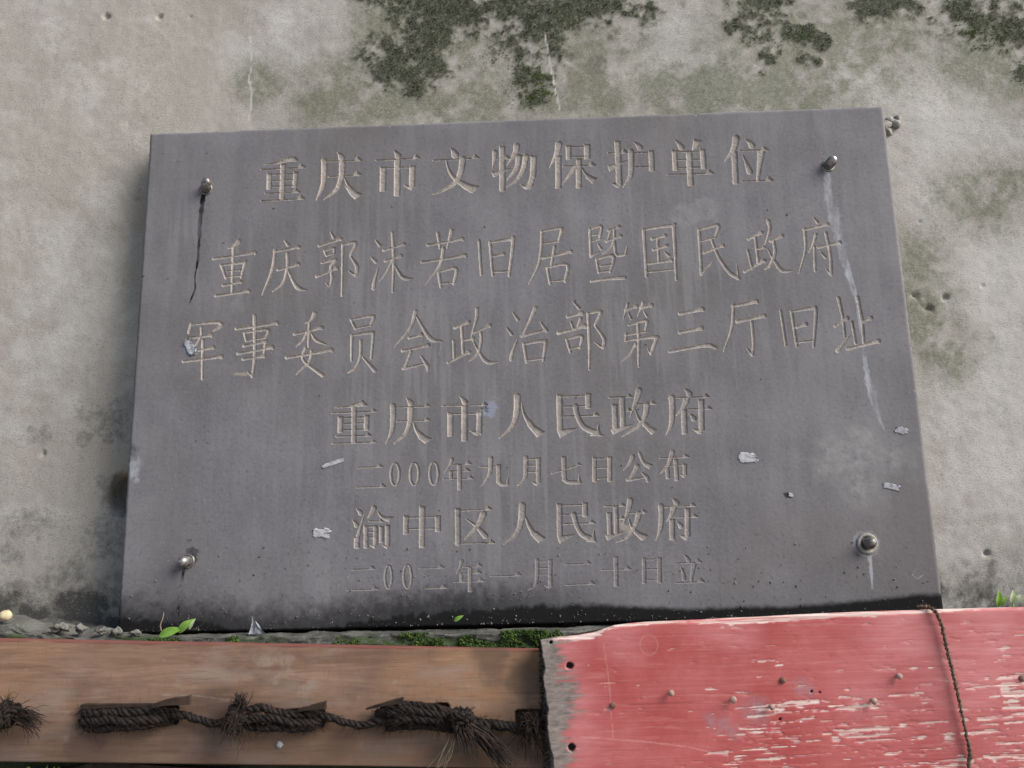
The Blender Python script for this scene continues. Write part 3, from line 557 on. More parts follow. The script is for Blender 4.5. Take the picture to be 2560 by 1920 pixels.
人4|c -3.4 338.4 9.7 -5.5 311.1 8.8 -12.8 291.8 5.5 -33.1 274 0.6;c 2.8 327.7 0.8 6.7 309.4 4.1 15.2 294.1 6.9;p 10.5 293.2 25.1 274.1 36.7 282.1 21.5 292.2 16.2 300.7
民4|v 60.7 339.4 59.8 282.8 8.6;p 55.6 284.3 59.5 272.7 86.3 287.1 64.2 285.5;b 64.6 336.1 100.4 336.5 1.6;v 104.5 339.6 103.9 316.2 8.3;b 65.4 320.6 99.7 320.4 1.6;h 64.9 305 119.1 305.3 1.6;c 84.7 320.4 7.7 87.7 303.6 7.4 97 287.5 8 115.1 278.3 8.6;p 105 274.3 125.5 273.4 120.7 277.4 118.5 292.6 115.2 282.6
政4|h 136 332.5 171 332.4 1.6;v 156 332.2 155.1 285.8 7.7;h 158.4 310.3 169.8 310.7 1.6;v 144 321.6 143.4 283.3 8;p 136.6 283.7 139.7 275.5 171.6 290.4 153.8 287.3;c 182.2 341.6 9.9 177 325.7 7.1 166.5 301 0.6;h 178.2 320.6 206 320.8 1.6;c 193.1 319.4 8.5 189.3 302.1 6.8 179.3 288 5.1 153 271.8 0.6;c 174.9 312 1.1 179.8 298.1 3.7 187.9 289.2 6.2;p 183.6 289.3 197.6 273.4 206.5 280.4 196.2 286.1 189.5 293.4
府4|d 250.7 342.8 258 334.2 9.4;h 226.3 328.6 287.5 329 1.6;c 231.4 329.9 8.8 230.7 306.7 8.2 227.4 286.6 6.2 219.5 272.9 0.6;c 253.2 325.6 9.4 246.6 312 5.7 236 301.5 0.6;v 248.4 310.5 247 273.1 8.2;h 253.6 310.6 289.7 310.5 1.6;v 275.1 325 273 276.7 8.2;p 277 279.4 271.6 272.4 266.7 273.3 259.5 280.6 269.3 279.6;d 256 303.8 262.3 295.9 8
二5|h -247.1 235.5 -210.2 235.9 1.1;h -248.8 205.7 -205.8 205.6 1.1
05|o -190.7 224.3 6.3 16.9 3.1
05|o -161.5 223.9 6.5 16.8 3.1
05|o -132 223.8 6.5 16.8 3.1
年5|c -104.5 244 5.1 -108.2 234.8 3.1 -116.1 223.7 0.6;h -104.6 236.1 -76.2 236.4 1.1;v -106.4 227 -106.5 214.9 4.8;h -104.7 226.2 -78.5 226.2 1.1;h -117.6 214.5 -73.4 214.7 1.1;v -93.5 236.6 -93.7 197.7 6
九5|b -62.1 231.4 -38 232.2 1.1;c -45.6 243.8 6.5 -47.4 223.2 5.1 -53.9 210.7 3.1 -61.8 202.2 0.6;v -34.4 234.5 -34.5 206.6 6.5;c -34.5 208.8 6.5 -30.1 204.4 4.8 -21.6 204.2 4.5;p -24.5 202.9 -19.5 203 -20.7 215.4 -22.9 207.7
月5|c 7.1 243.7 6.5 5.9 218.2 5.8 2.1 209.3 3.6 -7 201.9 0.5;b 10.1 241.4 23.6 241.6 1.3;v 25.5 243.2 24.7 204.3 6.1;p 27.6 206.9 23.3 201.3 19.8 202.1 14.6 206.8 22.6 206.1;b 9.9 231.5 23.3 231.5 1.3;b 8.7 221.7 23 221.8 1.3
七5|c 45.3 218.9 0.9 66.1 224.6 1.8 86 231.2 2.5;p 80.6 230.1 85.2 234 90.1 230.2;v 63.7 243.9 63.7 207.7 6.4;c 63.8 210.3 6.4 68.9 205.4 5 86.7 204.4 4.6;p 83.1 203.6 88.5 204.3 86.3 216.9 84.2 208
日5|v 110 241.4 108.5 204.7 5.7;b 112.3 239 129.3 239.4 1.2;v 133 242 131.2 204.4 6.4;b 112.6 225.1 128.6 225.4 1.2;b 111.9 209.4 127.9 209.5 1.2
公5|c 167.2 241.1 6.4 162.8 231.8 4.3 153 221 0.5;c 177.8 245.8 4.3 182.5 233.1 4.7 189.3 226.6 6.1;p 184 226.8 191.2 221.7 196.8 227.7 187.8 231.1;c 173.2 226.2 7.1 167.3 215.6 5 161.7 208.6 3.6;c 158 206 4.2 177.6 208.5 2.1 183 209.8 1.4;c 179 217.1 0.9 186.6 209.7 5.3 188.1 204.3 5
布5|h 207.7 237.4 250.5 238 1.2;c 227 246.2 6.4 219.5 226.7 4.6 207.3 214.5 0.5;v 217.7 225.8 218 206.2 5.3;b 221.2 225.4 240.8 226.1 1.2;v 244.1 227.8 243.4 209.9 5.3;p 246.1 211.3 241.4 206.8 236.4 212.3;v 231.1 235.3 230.9 202.8 6.1
渝6|d -249.1 174 -242.3 167.5 7;d -253.9 157 -248.4 149.9 7.3;c -237 163.9 0.6 -242.4 145.3 3.4 -245.8 132.9 5.6;v -247.6 131.6 -247.4 115.7 8.1;c -222.3 174 7.7 -225.7 167.1 5.7 -231.3 160.3 0.9;c -216.6 169 0.8 -210.2 161.1 3.9 -201.7 157 5.1;p -208.7 159 -199.6 153.2 -192.5 160.4 -203.1 160.9;b -229.9 155 -208.7 154.1 1.3;p -214.4 154.6 -208 154.1 -212.3 158.4;v -234 148.5 -233.7 115.4 6.5;b -230.5 147.1 -222.7 147.1 1.3;v -219.7 148.2 -220 118.5 6.2;p -217.2 121.2 -220.4 114.4 -227.4 119.4 -222.5 119.3;b -230.4 139.2 -222.7 139.2 1.3;b -230.3 131.2 -222.6 131.2 1.3;v -210.8 147 -210.9 123.1 5.6;v -201.4 148.7 -201.5 116.7 6.5;p -198 119.3 -202.1 113.3 -209.9 119.6 -204.3 118.8
中6|v -174.2 161.6 -174.2 134.6 7.3;b -170.7 158.7 -129.9 158.8 1.3;v -126.4 160.4 -126.6 136.8 7.8;b -170.7 142.1 -130 141.8 1.3;v -149.6 174.9 -150.4 114.3 8.2
区6|v -96.8 170.7 -96.7 116.8 7.6;h -94.7 167.2 -47 167.8 1.3;p -102.2 120.4 -96 115.2 -92.5 119.5;h -92.5 118.8 -43 118.3 1.3;c -58.3 161.4 9 -64.1 149.1 7 -74.1 136.9 4.8 -86.8 124.8 0.6;c -84.4 154.4 0.6 -71.2 145.1 3.7 -60.2 133.8 7.1 -56.1 128.9 7.6
人6|c -0.1 172.1 10 -2.1 151 8.9 -8.9 132.9 5.7 -29.2 116.2 0.6;c 2.9 160 0.9 8.4 143.7 4.8 15.2 131.6 7.1;p 10.9 129.6 22.5 117.1 33.3 123.4 19.5 133.6
民6|v 54.9 173.5 54.3 124.3 7.7;p 50.1 126.5 53.6 115.7 76.7 128.2 57.5 126.3;b 59.1 170.9 89 171 1.3;v 93.1 174 92.5 153.5 7.7;b 59.3 157.2 89.1 157.1 1.3;h 59.5 143.5 106.3 143.7 1.3;c 75.9 157.4 7.1 79.3 141.9 6.8 87.2 127.7 7.1 101.1 120.3 7.7;p 92.5 117.1 107.2 116.3 105.2 134.2 101.2 123.1
政6|h 121.5 167.8 152 167.8 1.3;v 138.5 167.1 137.8 127.1 6.5;h 141.9 148.7 151.8 148.5 1.3;v 128.2 158.2 127.8 125.3 7.1;p 121 125.4 124.2 118.1 153 131.3 138.1 127.8;c 160.3 175.8 8.5 156.7 161 6.2 147.9 140.4 0.6;h 157.9 157 183.1 157.1 1.3;c 172 155.7 7.9 167 141 6.2 154.8 123.2 4.2 136.7 114.9 0.6;c 156.1 149.7 0.8 161 135.6 3.4 167.7 128.4 5.6;p 162.1 128.6 174.8 116.4 183.6 123.6 170.6 129.8
府6|d 222 177 228.7 169.7 8.5;h 201.5 164.4 255.9 165.2 1.3;c 205.4 166.1 7.9 204.6 145.7 7.3 201.5 129 5.4 195.2 116.6 0.6;c 224 162.8 8.5 219.8 152.3 5.6 212.2 143.4 0.6;v 220.2 146.7 219 116.3 7.6;h 225.2 148.7 257.7 149 1.3;v 244.1 161.8 241.7 119.6 7.3;p 245.4 122.3 240 115.5 235.3 117.7 230 123.1 237.7 122.5;d 227 143 232.6 136.3 7.3
二7|h -256.7 84.7 -220.6 84.9 1;h -262 55.1 -215.9 55.3 1
07|o -200 73.1 5.1 16.6 2.6
07|o -171.8 72.9 5.8 16.9 2.6
二7|h -155.1 84.2 -118.6 83.9 1;h -149.4 55 -114.3 55.1 1
年7|c -91.6 93.3 5.1 -94.2 84.6 3.1 -99.4 76 0.5;h -89.7 85.1 -62.2 84.8 1;v -92.4 76.4 -92.5 64 4.6;h -90.5 75.1 -64.3 75.1 1;h -102.8 63.3 -60 63.6 1;v -79.5 84.9 -80 48.8 5.4
一7|h -49.1 70.4 -5.1 70.6 1
月7|c 19.4 91.8 5.3 18.4 66.5 4.8 14.3 54.9 1.9 4.9 49.4 0.4;b 22.6 89.8 35.3 89.7 1.1;v 38.7 92 37.4 53.1 5.3;p 39.4 55 35.4 51.2 29.5 55.2;b 22.4 80.4 35 80.6 1.1;b 22.1 70.9 34.7 71 1.1
二7|h 60.3 84.7 97.4 84.8 1.1;h 59.2 55.4 102.1 55.7 1.1
十7|v 134.8 93.6 133.5 51.5 5.9;h 112.9 75.5 155.3 75.5 1
日7|v 176 91.3 174.4 54.4 5.3;b 178.2 88.9 194.7 88.9 1.1;v 198.1 91 196.7 54.8 5.8;b 178.1 75 193.9 75 1.1;b 177.9 59.8 193.7 59.8 1.1
立7|d 234.6 94.8 240.7 86.5 6.1;h 221.3 82.1 258.9 83 1.1;c 228.9 77.7 0.5 232.2 66.6 4.8 232 60.2 5.3;c 248.2 80.4 6.6 244.6 66.3 4.5 242.6 55 3.1;h 219.6 54.3 260.9 55 1
"""

def seg_sd(X, Z, ax, az, wa, bx, bz, wb):
    dx, dz = bx - ax, bz - az
    t = np.clip(((X - ax) * dx + (Z - az) * dz) / max(dx * dx + dz * dz, 1e-6), 0, 1)
    return np.hypot(X - ax - t * dx, Z - az - t * dz) - 0.5 * (wa + (wb - wa) * t)

def poly_sd(X, Z, P):
    d = np.full(X.shape, 1e9); inside = np.zeros(X.shape, bool); k = len(P)
    for i in range(k):
        ax, az = P[i]; bx, bz = P[(i + 1) % k]
        dx, dz = bx - ax, bz - az
        t = np.clip(((X - ax) * dx + (Z - az) * dz) / max(dx * dx + dz * dz, 1e-6), 0, 1)
        d = np.minimum(d, np.hypot(X - ax - t * dx, Z - az - t * dz))
        if az != bz:
            cr = ((az > Z) != (bz > Z)) & (X < (bx - ax) * (Z - az) / (bz - az) + ax)
            inside ^= cr
    return np.where(inside, -d, d)

def curve_pts(v):
    P = np.array(v).reshape(-1, 3)
    return smooth_path(P, (len(P) - 1) * 8 + 1) if len(P) > 2 else P

def shapes(st):
    """stroke -> list of sdf closures with bounds"""
    t = st.split(); k = t[0]; v = [float(a) for a in t[1:]]
    out = []
    def seg(ax, az, wa, bx, bz, wb):
        w = max(wa, wb)
        out.append((min(ax, bx) - w, max(ax, bx) + w, min(az, bz) - w, max(az, bz) + w, lambda X, Z: seg_sd(X, Z, ax, az, wa, bx, bz, wb)))
    def pol(P):
        P = [tuple(p) for p in P]
        a = [p[0] for p in P]; b = [p[1] for p in P]
        out.append((min(a) - 1, max(a) + 1, min(b) - 1, max(b) + 1, lambda X, Z: poly_sd(X, Z, P)))
    if k in 'hb':
        seg(v[0], v[1], v[4], v[2], v[3], v[4])
        if k == 'h':
            s = 1.0 if v[4] > 1.7 else 0.72
            x2, z2 = v[2], v[3] - 0.5 * v[4]
            pol([(x2 - 13 * s, z2), (x2 - 6.5 * s, z2 + 8.2 * s), (x2 + 1.0, z2 + 1.0), (x2 + .8, z2)])
    elif k == 'v':
        x1, z1, x2, z2, w = v; h = w / 2
        pol([(x1 - h, z1 + 0.10 * w), (x1 - .1 * h, z1), (x1 + h * .8, z1 + .02 * w), (x1 + h * 1.12, z1 - .1 * w), (x1 + h, z1 - .25 * w), (x2 + h, z2 + .12 * w), (x2 + .8 * h, z2), (x2 - .8 * h, z2), (x2 - h, z2 + .12 * w)])
    elif k == 'd':
        x1, z1, x2, z2, w = v
        xm, zm = x1 * .45 + x2 * .55 + .08 * w, z1 * .45 + z2 * .55 + .06 * w
        seg(x1, z1, 0.4, xm, zm, w * .62); seg(xm, zm, w * .62, x2, z2, w * .98)
    elif k == 'k':
        x1, z1, x2, z2, w = v; L = math.hypot(x2 - x1, z2 - z1)
        P = smooth_path([(x1, z1, w * .95), (x1 + .22 * (x2 - x1), z1 + .2 * (z2 - z1), w * .70), (x1 + .72 * (x2 - x1), z1 + .76 * (z2 - z1), w * .80), (x2 - .04 * L, z2 + .02 * L, w * 1.2), (x2, z2 - .25 * w, w * .75)], 22)
        for a, b in zip(P[:-1], P[1:]): seg(a[0], a[1], a[2], b[0], b[1], b[2])
    elif k == 'c':
        P = curve_pts(v)
        for a, b in zip(P[:-1], P[1:]): seg(a[0], a[1], max(a[2], .2), b[0], b[1], max(b[2], .2))
    elif k == 'p':
        pol(np.array(v).reshape(-1, 2))
    elif k == 'o':
        cx, cz, rx, rz, w = v
        for i in range(40):
            a, b = 2 * math.pi * i / 40, 2 * math.pi * (i + 1) / 40
            wf = lambda q: w * (0.72 + 0.45 * math.cos(q) ** 2)
            seg(cx + rx * math.cos(a), cz + rz * math.sin(a), wf(a), cx + rx * math.cos(b), cz + rz * math.sin(b), wf(b))
    return out

chars = []
pxm, pzm = px * 1000, pz * 1000
for gi, line in enumerate(GLYPHS.strip().split("\n")):
    head, body = line.split("|")
    ch, row = head[0], int(head[1])
    chars.append((ch, row))
    dmax = {1: 2.1, 2: 1.7, 3: 1.7, 4: 2.1, 5: 1.5, 6: 1.9, 7: 1.1}[row]
    slope = {1: 2.2, 2: 1.9, 3: 1.9, 4: 2.2, 5: 1.9, 6: 2.1, 7: 1.3}[row]
    for st in body.split(";"):
        for (x0, x1, z0, z1, f) in shapes(st):
            i0, i1 = np.searchsorted(pxm, [x0 - 1, x1 + 1]); j0, j1 = np.searchsorted(pzm, [z0 - 1, z1 + 1])
            if i1 <= i0 or j1 <= j0: continue
            X = MMX[j0:j1, i0:i1]; Z = MMZ[j0:j1, i0:i1]
            sd = f(X, Z) - 0.30 - 0.5 * (vnoise(X * .6, Z * .6, 5) - 0.5)
            dd = np.clip(-sd * slope + 0.12, 0, dmax) * (sd < 0)
            cur = depth[j0:j1, i0:i1]; ow = owner[j0:j1, i0:i1]
            up_ = dd > cur
            cur[up_] = dd[up_]; ow[up_] = gi
            ow[(dd > 0)] = gi

floor_n = (fbm(MMX * .32, MMZ * .32, 90, 3) - 0.5) * 0.7 + (fbm(MMX * .16 + MMZ * .25, MMZ * .1 - MMX * .1, 91, 2) - .5) * 0.5
dmm = np.where(depth > 0, np.maximum(depth + floor_n * np.clip(depth, 0, 1), 0.05), 0)
# chips where the stone has been struck
CHIPS = [(-0.055, 0.318, 0.008), (-0.517, 0.444, 0.006), (0.395, 0.176, 0.004), (-0.598, 0.27, 0.012), (-0.5985, 0.55, .004), (0.599, 0.33, .003), (-.2, .799, .003), (.3, .7995, .0035)]
base = 0.25 * (fbm(MMX * .02, MMZ * .02, 60, 3) - 0.5) * 1.6 + 0.22 * (fbm(MMX * .25, MMZ * .25, 61, 3) - 0.5)
for (x, z, r) in CHIPS:
    q = np.hypot(PX - x, PZ - z) / r + 0.7 * (fbm(MMX * .4, MMZ * .4, 62, 3) - .5)
    base += 1.8 * sstep(1.0, 0.3, q)
YS = edge_y + (dmm + base) / 1000.0
YS[edge_y > 0.01] = edge_y[edge_y > 0.01]
XS = PX.copy(); ZS = PZ.copy()
rim = (edge_y > 0.001) & (edge_y < 0.004)
nib = 0.0011 * sstep(0.5, 0.78, fbm(MMX * .09, MMZ * .09, 63, 4))
XS -= np.sign(PX) * nib * rim; ZS -= np.sign(PZ - .4) * nib * rim

# stains on the stone
w1 = fbm(PX * 60, PZ * 14, 70, 4) - 0.5
w2 = fbm(PX * 30, PZ * 30, 71, 5) - 0.5
w3 = fbm(PX * 120, PZ * 120, 72, 4) - 0.5
def line_w(pts):
    """variable-width trickle; pts (x,z,w)"""
    m = np.zeros(PX.shape)
    for a, b in zip(pts[:-1], pts[1:]):
        dx, dz = b[0] - a[0], b[1] - a[1]
        t = np.clip(((PX - a[0]) * dx + (PZ - a[1]) * dz) / (dx * dx + dz * dz), 0, 1)
        dd = np.hypot(PX - a[0] - t * dx + .006 * w1, PZ - a[1] - t * dz)
        wd = (a[2] + (b[2] - a[2]) * t) * .5
        m = np.maximum(m, sstep(1.15, 0.6, dd / (wd * (1 + 1.1 * w3) + 1e-5)))
    return m
chalk = line_w([(0.500, 0.690, .011), (0.500, 0.640, .017), (0.503, 0.60, .018), (0.512, 0.54, .015), (0.524, 0.473, .007), (0.527, 0.40, .004), (0.528, 0.35, .010), (0.532, 0.33, .014), (0.534, 0.30, .008), (0.543, 0.27, .002)])
chalk *= 0.85 * np.clip(0.55 + 1.5 * (fbm(PX * 160, PZ * 22, 75, 3) - 0.5), 0, 1)
chalk = np.maximum(chalk, 0.7 * line_w([(0.503, 0.085, .006), (0.503, 0.041, .004)]))
rr = np.hypot(PX - 0.500, PZ - 0.104); chalk = np.maximum(chalk, 0.30 * sstep(.005, .002, np.abs(rr - .016 + .006 * w3)))
chalk = np.maximum(chalk, 0.6 * sstep(0.012, 0.004, np.hypot((PX + .591), (PZ - .243) * .6) + .02 * w3))
chalk = np.maximum(chalk, .5 * line_w([(.566, .066, .0016), (.562, .058, .0016), (.568, .052, .0016), (.576, .057, .0012)]))
rs_ = np.random.default_rng(3)
for _ in range(16):
    x_, z_, a__, l_ = rs_.uniform(-.55, .55), rs_.uniform(.08, .75), rs_.uniform(-1.2, 1.2), rs_.uniform(.006, .03)
    chalk = np.maximum(chalk, rs_.uniform(.15, .4) * line_w([(x_, z_, .0012), (x_ + l_ * math.sin(a__), z_ - l_ * math.cos(a__), .0008)]))
dark = (0.72 + 1.2 * (fbm(PX * 120, PZ * 60, 76, 3) - .5)).clip(0, 1) * line_w([(-0.505, 0.690, .006), (-0.507, 0.66, .009), (-0.508, 0.62, .0075), (-0.5105, 0.58, .004), (-0.513, 0.55, .0028), (-0.511, 0.53, .0028), (-0.517, 0.505, .002)])
dark = np.maximum(dark, (0.6 + 1.6 * (fbm(PX * 120, PZ * 60, 77, 3) - .5)).clip(0, .9) * line_w([(-0.505, 0.10, .005), (-0.508, 0.06, .007), (-0.511, 0.02, .009)]))
dark = np.maximum(dark, sstep(1.0, .6, np.hypot((PX + .494) / .010, (PZ - .112) / .019) + 2.6 * w3 + .8 * w2) * (.75 + 1.2 * w3).clip(.3, 1))
dark = np.maximum(dark, 0.8 * sstep(1.0, .6, np.hypot((PX - .393) / .010, (PZ - .177) / .006) + 1.0 * w3))
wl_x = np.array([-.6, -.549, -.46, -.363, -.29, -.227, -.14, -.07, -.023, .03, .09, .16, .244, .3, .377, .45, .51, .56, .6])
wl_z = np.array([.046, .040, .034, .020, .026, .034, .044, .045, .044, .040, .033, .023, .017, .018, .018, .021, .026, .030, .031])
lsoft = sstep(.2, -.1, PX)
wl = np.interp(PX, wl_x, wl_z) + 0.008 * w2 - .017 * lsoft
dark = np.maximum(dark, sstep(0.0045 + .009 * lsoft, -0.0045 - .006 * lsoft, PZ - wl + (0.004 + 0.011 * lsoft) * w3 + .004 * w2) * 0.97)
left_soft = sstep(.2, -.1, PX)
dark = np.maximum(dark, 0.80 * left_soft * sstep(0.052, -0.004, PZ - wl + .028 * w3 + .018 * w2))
dust = np.clip(blobs(PX, PZ, [(0.48, .225, .040), (.515, .245, .035), (.545, .235, .03), (.45, .215, .028), (.50, .195, .035), (.47, .24, .03)], 1.0) * 1.2 + 1.0 * w2 - .2, 0, .9)
dust = np.maximum(dust, 0.55 * sstep(.35, .7, blobs(PX, PZ, [(.27, .625, .03), (.30, .632, .02), (-.44, .50, .02)]) + w2))
wear = 0.28 * sstep(.48, .75, fbm(PX * 34, PZ * 5.0, 80, 4)) * sstep(.08, .2, PZ)
wear = np.maximum(wear, 0.48 * sstep(.52, .7, fbm(PX * 110, PZ * 7, 81, 3)) * blobs(PX, PZ, [(-.1, .35, .25), (0, .2, .2), (-.25, .55, .15), (.2, .5, .25), (-.5, .6, .1)]))
blue = sstep(1.0, .5, np.hypot((PX + .046) / .014, (PZ - .318) / .017) + 1.0 * w3) * .9
blue = np.maximum(blue, sstep(1.0, .5, np.hypot((PX + .515) / .011, (PZ - .430) / .012) + 1.0 * w3) * .9)
tan = 0.8 * sstep(1.0, .6, np.hypot((PX + .433 + .2 * (PZ - .387)) / .014, (PZ - .3865) / .004) + .8 * w3)
a_ = math.radians(-32); ux = (PX - .15) * math.cos(a_) + (PZ - .135) * math.sin(a_); uz = -(PX - .15) * math.sin(a_) + (PZ - .135) * math.cos(a_)
tan = np.maximum(tan, 0.75 * sstep(1.0, .6, np.hypot(ux / .022, uz / .006) + .8 * w3))
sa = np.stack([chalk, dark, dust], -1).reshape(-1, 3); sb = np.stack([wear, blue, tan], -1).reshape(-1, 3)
PV = np.stack([XS, YS, ZS], -1).reshape(-1, 3)
PF = grid_faces(nx, nz)
fo = np.maximum(np.maximum(owner[:-1, :-1], owner[1:, :-1]), np.maximum(owner[:-1, 1:], owner[1:, 1:])).reshape(-1)
PF = PF.reshape(-1, 4)
V_, F_, A_ = sub_mesh(PV, PF[fo < 0], {"stain_shade_a": sa, "stain_shade_b": sb})
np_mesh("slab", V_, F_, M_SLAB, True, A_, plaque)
line_names = ["top", "second", "third", "fourth", "fifth", "sixth", "lowest"]
for gi, (ch, row) in enumerate(chars):
    V_, F_, A_ = sub_mesh(PV, PF[fo == gi], {"stain_shade_a": sa, "stain_shade_b": sb})
    A_ = {k: a.copy() for k, a in A_.items()}
    A_["stain_shade_b"][:, 0] = np.maximum(A_["stain_shade_b"][:, 0] * .6, {5: .40, 6: .28, 7: .72}.get(row, 0.0))
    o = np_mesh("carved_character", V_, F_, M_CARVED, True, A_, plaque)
    tag(o, "carved character %s in the %s line" % (ch, line_names[row - 1]))
bk = MB()
bk.add([(-.597, .0345, .003), (.597, .0345, .003), (.597, .0345, .797), (-.597, .0345, .797)], [(3, 2, 1, 0)])
bk.build("slab_back", M_SLAB, plaque, False)

# bolts
def lathe(prof, axis_o, n=20):
    """profile (along -Y distance, radius) round an axis through axis_o"""
    V = []; F = []
    for (t, r) in prof:
        for j in range(n):
            a = 2 * math.pi * j / n
            V.append((axis_o[0] + r * math.cos(a), axis_o[1] - t, axis_o[2] + r * math.sin(a)))
    for i in range(len(prof) - 1):
        for j in range(n):
            F.append((i * n + j, i * n + (j + 1) % n, (i + 1) * n + (j + 1) % n, (i + 1) * n + j))
    return np.array(V), np.array(F)
def dome(r, t0, k=6):
    return [(t0 + r * math.sin(a), max(r * math.cos(a), 1e-4)) for a in np.linspace(0, math.pi / 2, k)]
for (bx, bz, dirty, tilt) in ((-0.501, 0.697, 0, (.006, .007)), (0.502, 0.699, 0, (.004, .003)), (-0.500, 0.103, 0, (-.003, -.001)), (0.501, 0.104, 1, (.002, .001))):
    body = MB()
    V, F = lathe([(-.085, .0052), (.0005, .0052), (.0005, .0078), (.004, .0082), (.012, .0080)] + dome(.0078, .0125, 7), (bx, 0, bz))
    t = np.clip(-V[:, 1] / .02, 0, 1.2)
    V[:, 0] += tilt[0] * t; V[:, 2] += tilt[1] * t
    body.add(V, F)
    bo = body.build("bolt", M_STEEL_DIRTY if dirty else M_STEEL, plaque)
    tag(bo, "steel dome headed bolt ringed with mortar" if dirty else None)
    ring = MB()
    th = np.linspace(0, 2 * math.pi, 25)
    rad = .0125 if dirty else .0088
    rp = np.stack([bx + rad * np.cos(th), np.full(25, -.0002), bz + rad * np.sin(th)], 1)
    ring.tube(rp, (.0024 if dirty else .0016) * (1 + .4 * RNG.random(25)), 6, False)
    ring.build("mortar_ring", M_MORTAR if dirty else M_STEEL_DIRTY, bo)
    # mortar pad that carries the slab off the wall
    pad = MB(); pad.add(*blob_mesh((bx * .92, .04 + .024 * (.8 - bz), bz), (.028, .0085 + .03 * (.8 - bz), .028), .3, 12, 5)); pad.build("mortar_pad", M_MORTAR, plaque)

# cement lump on the wall beside the upper right corner
lump = MB()
for (x, z, s) in ((.618, .787, .011), (.627, .796, .009), (.636, .790, .008), (.612, .775, .008), (.64, .800, .005), (.622, .776, .007)):
    lump.add(*blob_mesh((x, .044, z), (s, s * .9, s), .55, 14, int(x * 5000)))
tag(lump.build("mortar_lump", M_MORTAR), "crumbly grey mortar lump on the wall beside the plaque's upper right corner", "mortar")

# torn paper scraps and smears stuck on the stone
def scrap(name, cx, cz, w, h, ang, mat, label, seed, thick=.0002, cat="paper scrap", group=None, curl=.0003):
    n1, n2 = 22, 9
    u = np.linspace(-1, 1, n1); v = np.linspace(-1, 1, n2)
    U, Vv = np.meshgrid(u, v)
    edge = 1 - 0.35 * fbm(U * 4.2 + seed, Vv * 3.2, seed, 4) * 1.7 * (np.maximum(abs(U), abs(Vv)) ** 3) * 2
    hs = 0.62 + 0.75 * (fbm(U * 1.6 + 3, U * 0 + seed, seed + 1, 3))
    lx = U * w * .62 * edge; lz = Vv * h * .62 * hs
    ca, sa_ = math.cos(ang), math.sin(ang)
    X = cx + lx * ca - lz * sa_; Z = cz + lx * sa_ + lz * ca
    Yf = -thick - curl * fbm(U * 2 + seed * 3, Vv * 2, seed + 2, 3) ** 1.5 - .0004
    front = np.stack([X, Yf, Z], -1).reshape(-1, 3)
    back = np.stack([X, np.full(X.shape, .0006), Z], -1).reshape(-1, 3)
    F = grid_faces(n1, n2).reshape(-1, 4)
    F2 = F[:, ::-1] + n1 * n2
    loop = list(range(n1)) + [n1 * k + n1 - 1 for k in range(1, n2)] + [n1 * (n2 - 1) + k for k in range(n1 - 2, -1, -1)] + [n1 * k for k in range(n2 - 2, 0, -1)]
    S = [(loop[(i + 1) % len(loop)], loop[i], loop[i] + n1 * n2, loop[(i + 1) % len(loop)] + n1 * n2) for i in range(len(loop))]
    b = MB(); b.add(np.concatenate([front, back]), np.concatenate([F, F2, np.array(S)]))
    return tag(b.build(name, mat), label, cat, group)
G = "torn scraps stuck on the plaque"
scrap("paper_scrap", -.300, .139, .034, .011, -.05, M_PAPER, "white torn paper scrap on the plaque left of the sixth line", 3, group=G)
scrap("paper_scrap", .338, .2345, .036, .011, -.03, M_PAPER, "white rectangular paper scrap on the plaque right of the fifth line", 7, group=G)
scrap("paper_scrap", .569, .269, .024, .008, -.10, M_CEMENT, "grey torn scrap near the plaque's right edge above the pale smear", 12, group=G)
scrap("paper_scrap", .545, .186, .032, .007, -.20, M_CEMENT, "narrow grey scrap near the plaque's right edge below the pale smear", 15, group=G)
scrap("paper_scrap", -.285, .2435, .046, .005, .32, M_PAPER, "thin slanting white paper strip left of the fifth line", 21, group=G)
scrap("paper_scrap", .397, .1775, .009, .004, -.3, M_PAPER, "tiny white chip on a dark spot right of the sixth line", 27, group=G)
scrap("mortar_smear", -.513, .431, .018, .020, .5, M_CEMENT, "grey cement smear covering the first character of the third line", 33, .0010, "mortar", curl=.0015)

# loose grit stuck to the stone
n = 900
gxp = RNG.random(n) * 1.18 - .59; gzp = 0.003 + 0.12 * RNG.random(n) ** 2.2
far = RNG.random(n) < .22; gzp[far] = RNG.random(far.sum()) * .76 + .01
pts = np.stack([gxp, np.full(n, -.0006), gzp], -1)
go = moss_clumps("grit", pts, 0.0005 + .0013 * RNG.random(n) ** 3.5, M_GRIT, np.zeros(n))
tag(go, "pale grit and dirt specks stuck to the lower part of the plaque", "grit", kind='stuff')

# ---------------------------------------------------------------- ledge under the plaque
def mat_ledge():
    n = NT("mossy_mortar", 0.95, 0.2)
    mm, pl, dk = n.attr("stain_shade_a")
    col = n.mix(n.ramp(n.noise(55, 6, 0.7), 0.35, 0.66), (0.030, 0.030, 0.026), (0.090, 0.088, 0.078))
    col = n.mix(n.ramp(n.noise(230, 4, 0.7), 0.55, 0.7, 0, 0.6), col, (0.25, 0.245, 0.225))
    col = n.mix(n.math('MULTIPLY', mm, n.ramp(n.noise(110, 5, 0.7), 0.35, 0.55)), col, (0.03, 0.05, 0.016))
    col = n.mix(pl, col, (0.17, 0.165, 0.15))
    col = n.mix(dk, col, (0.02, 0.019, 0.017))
    return n.out(col, n.bump(n.noise(240, 6, 0.7), 0.8, 0.002))
M_LEDGE = mat_ledge()
lx = np.concatenate([np.linspace(-2.2, -1.0, 20), np.arange(-.99, .2, .003), np.linspace(.21, 2.2, 60)])
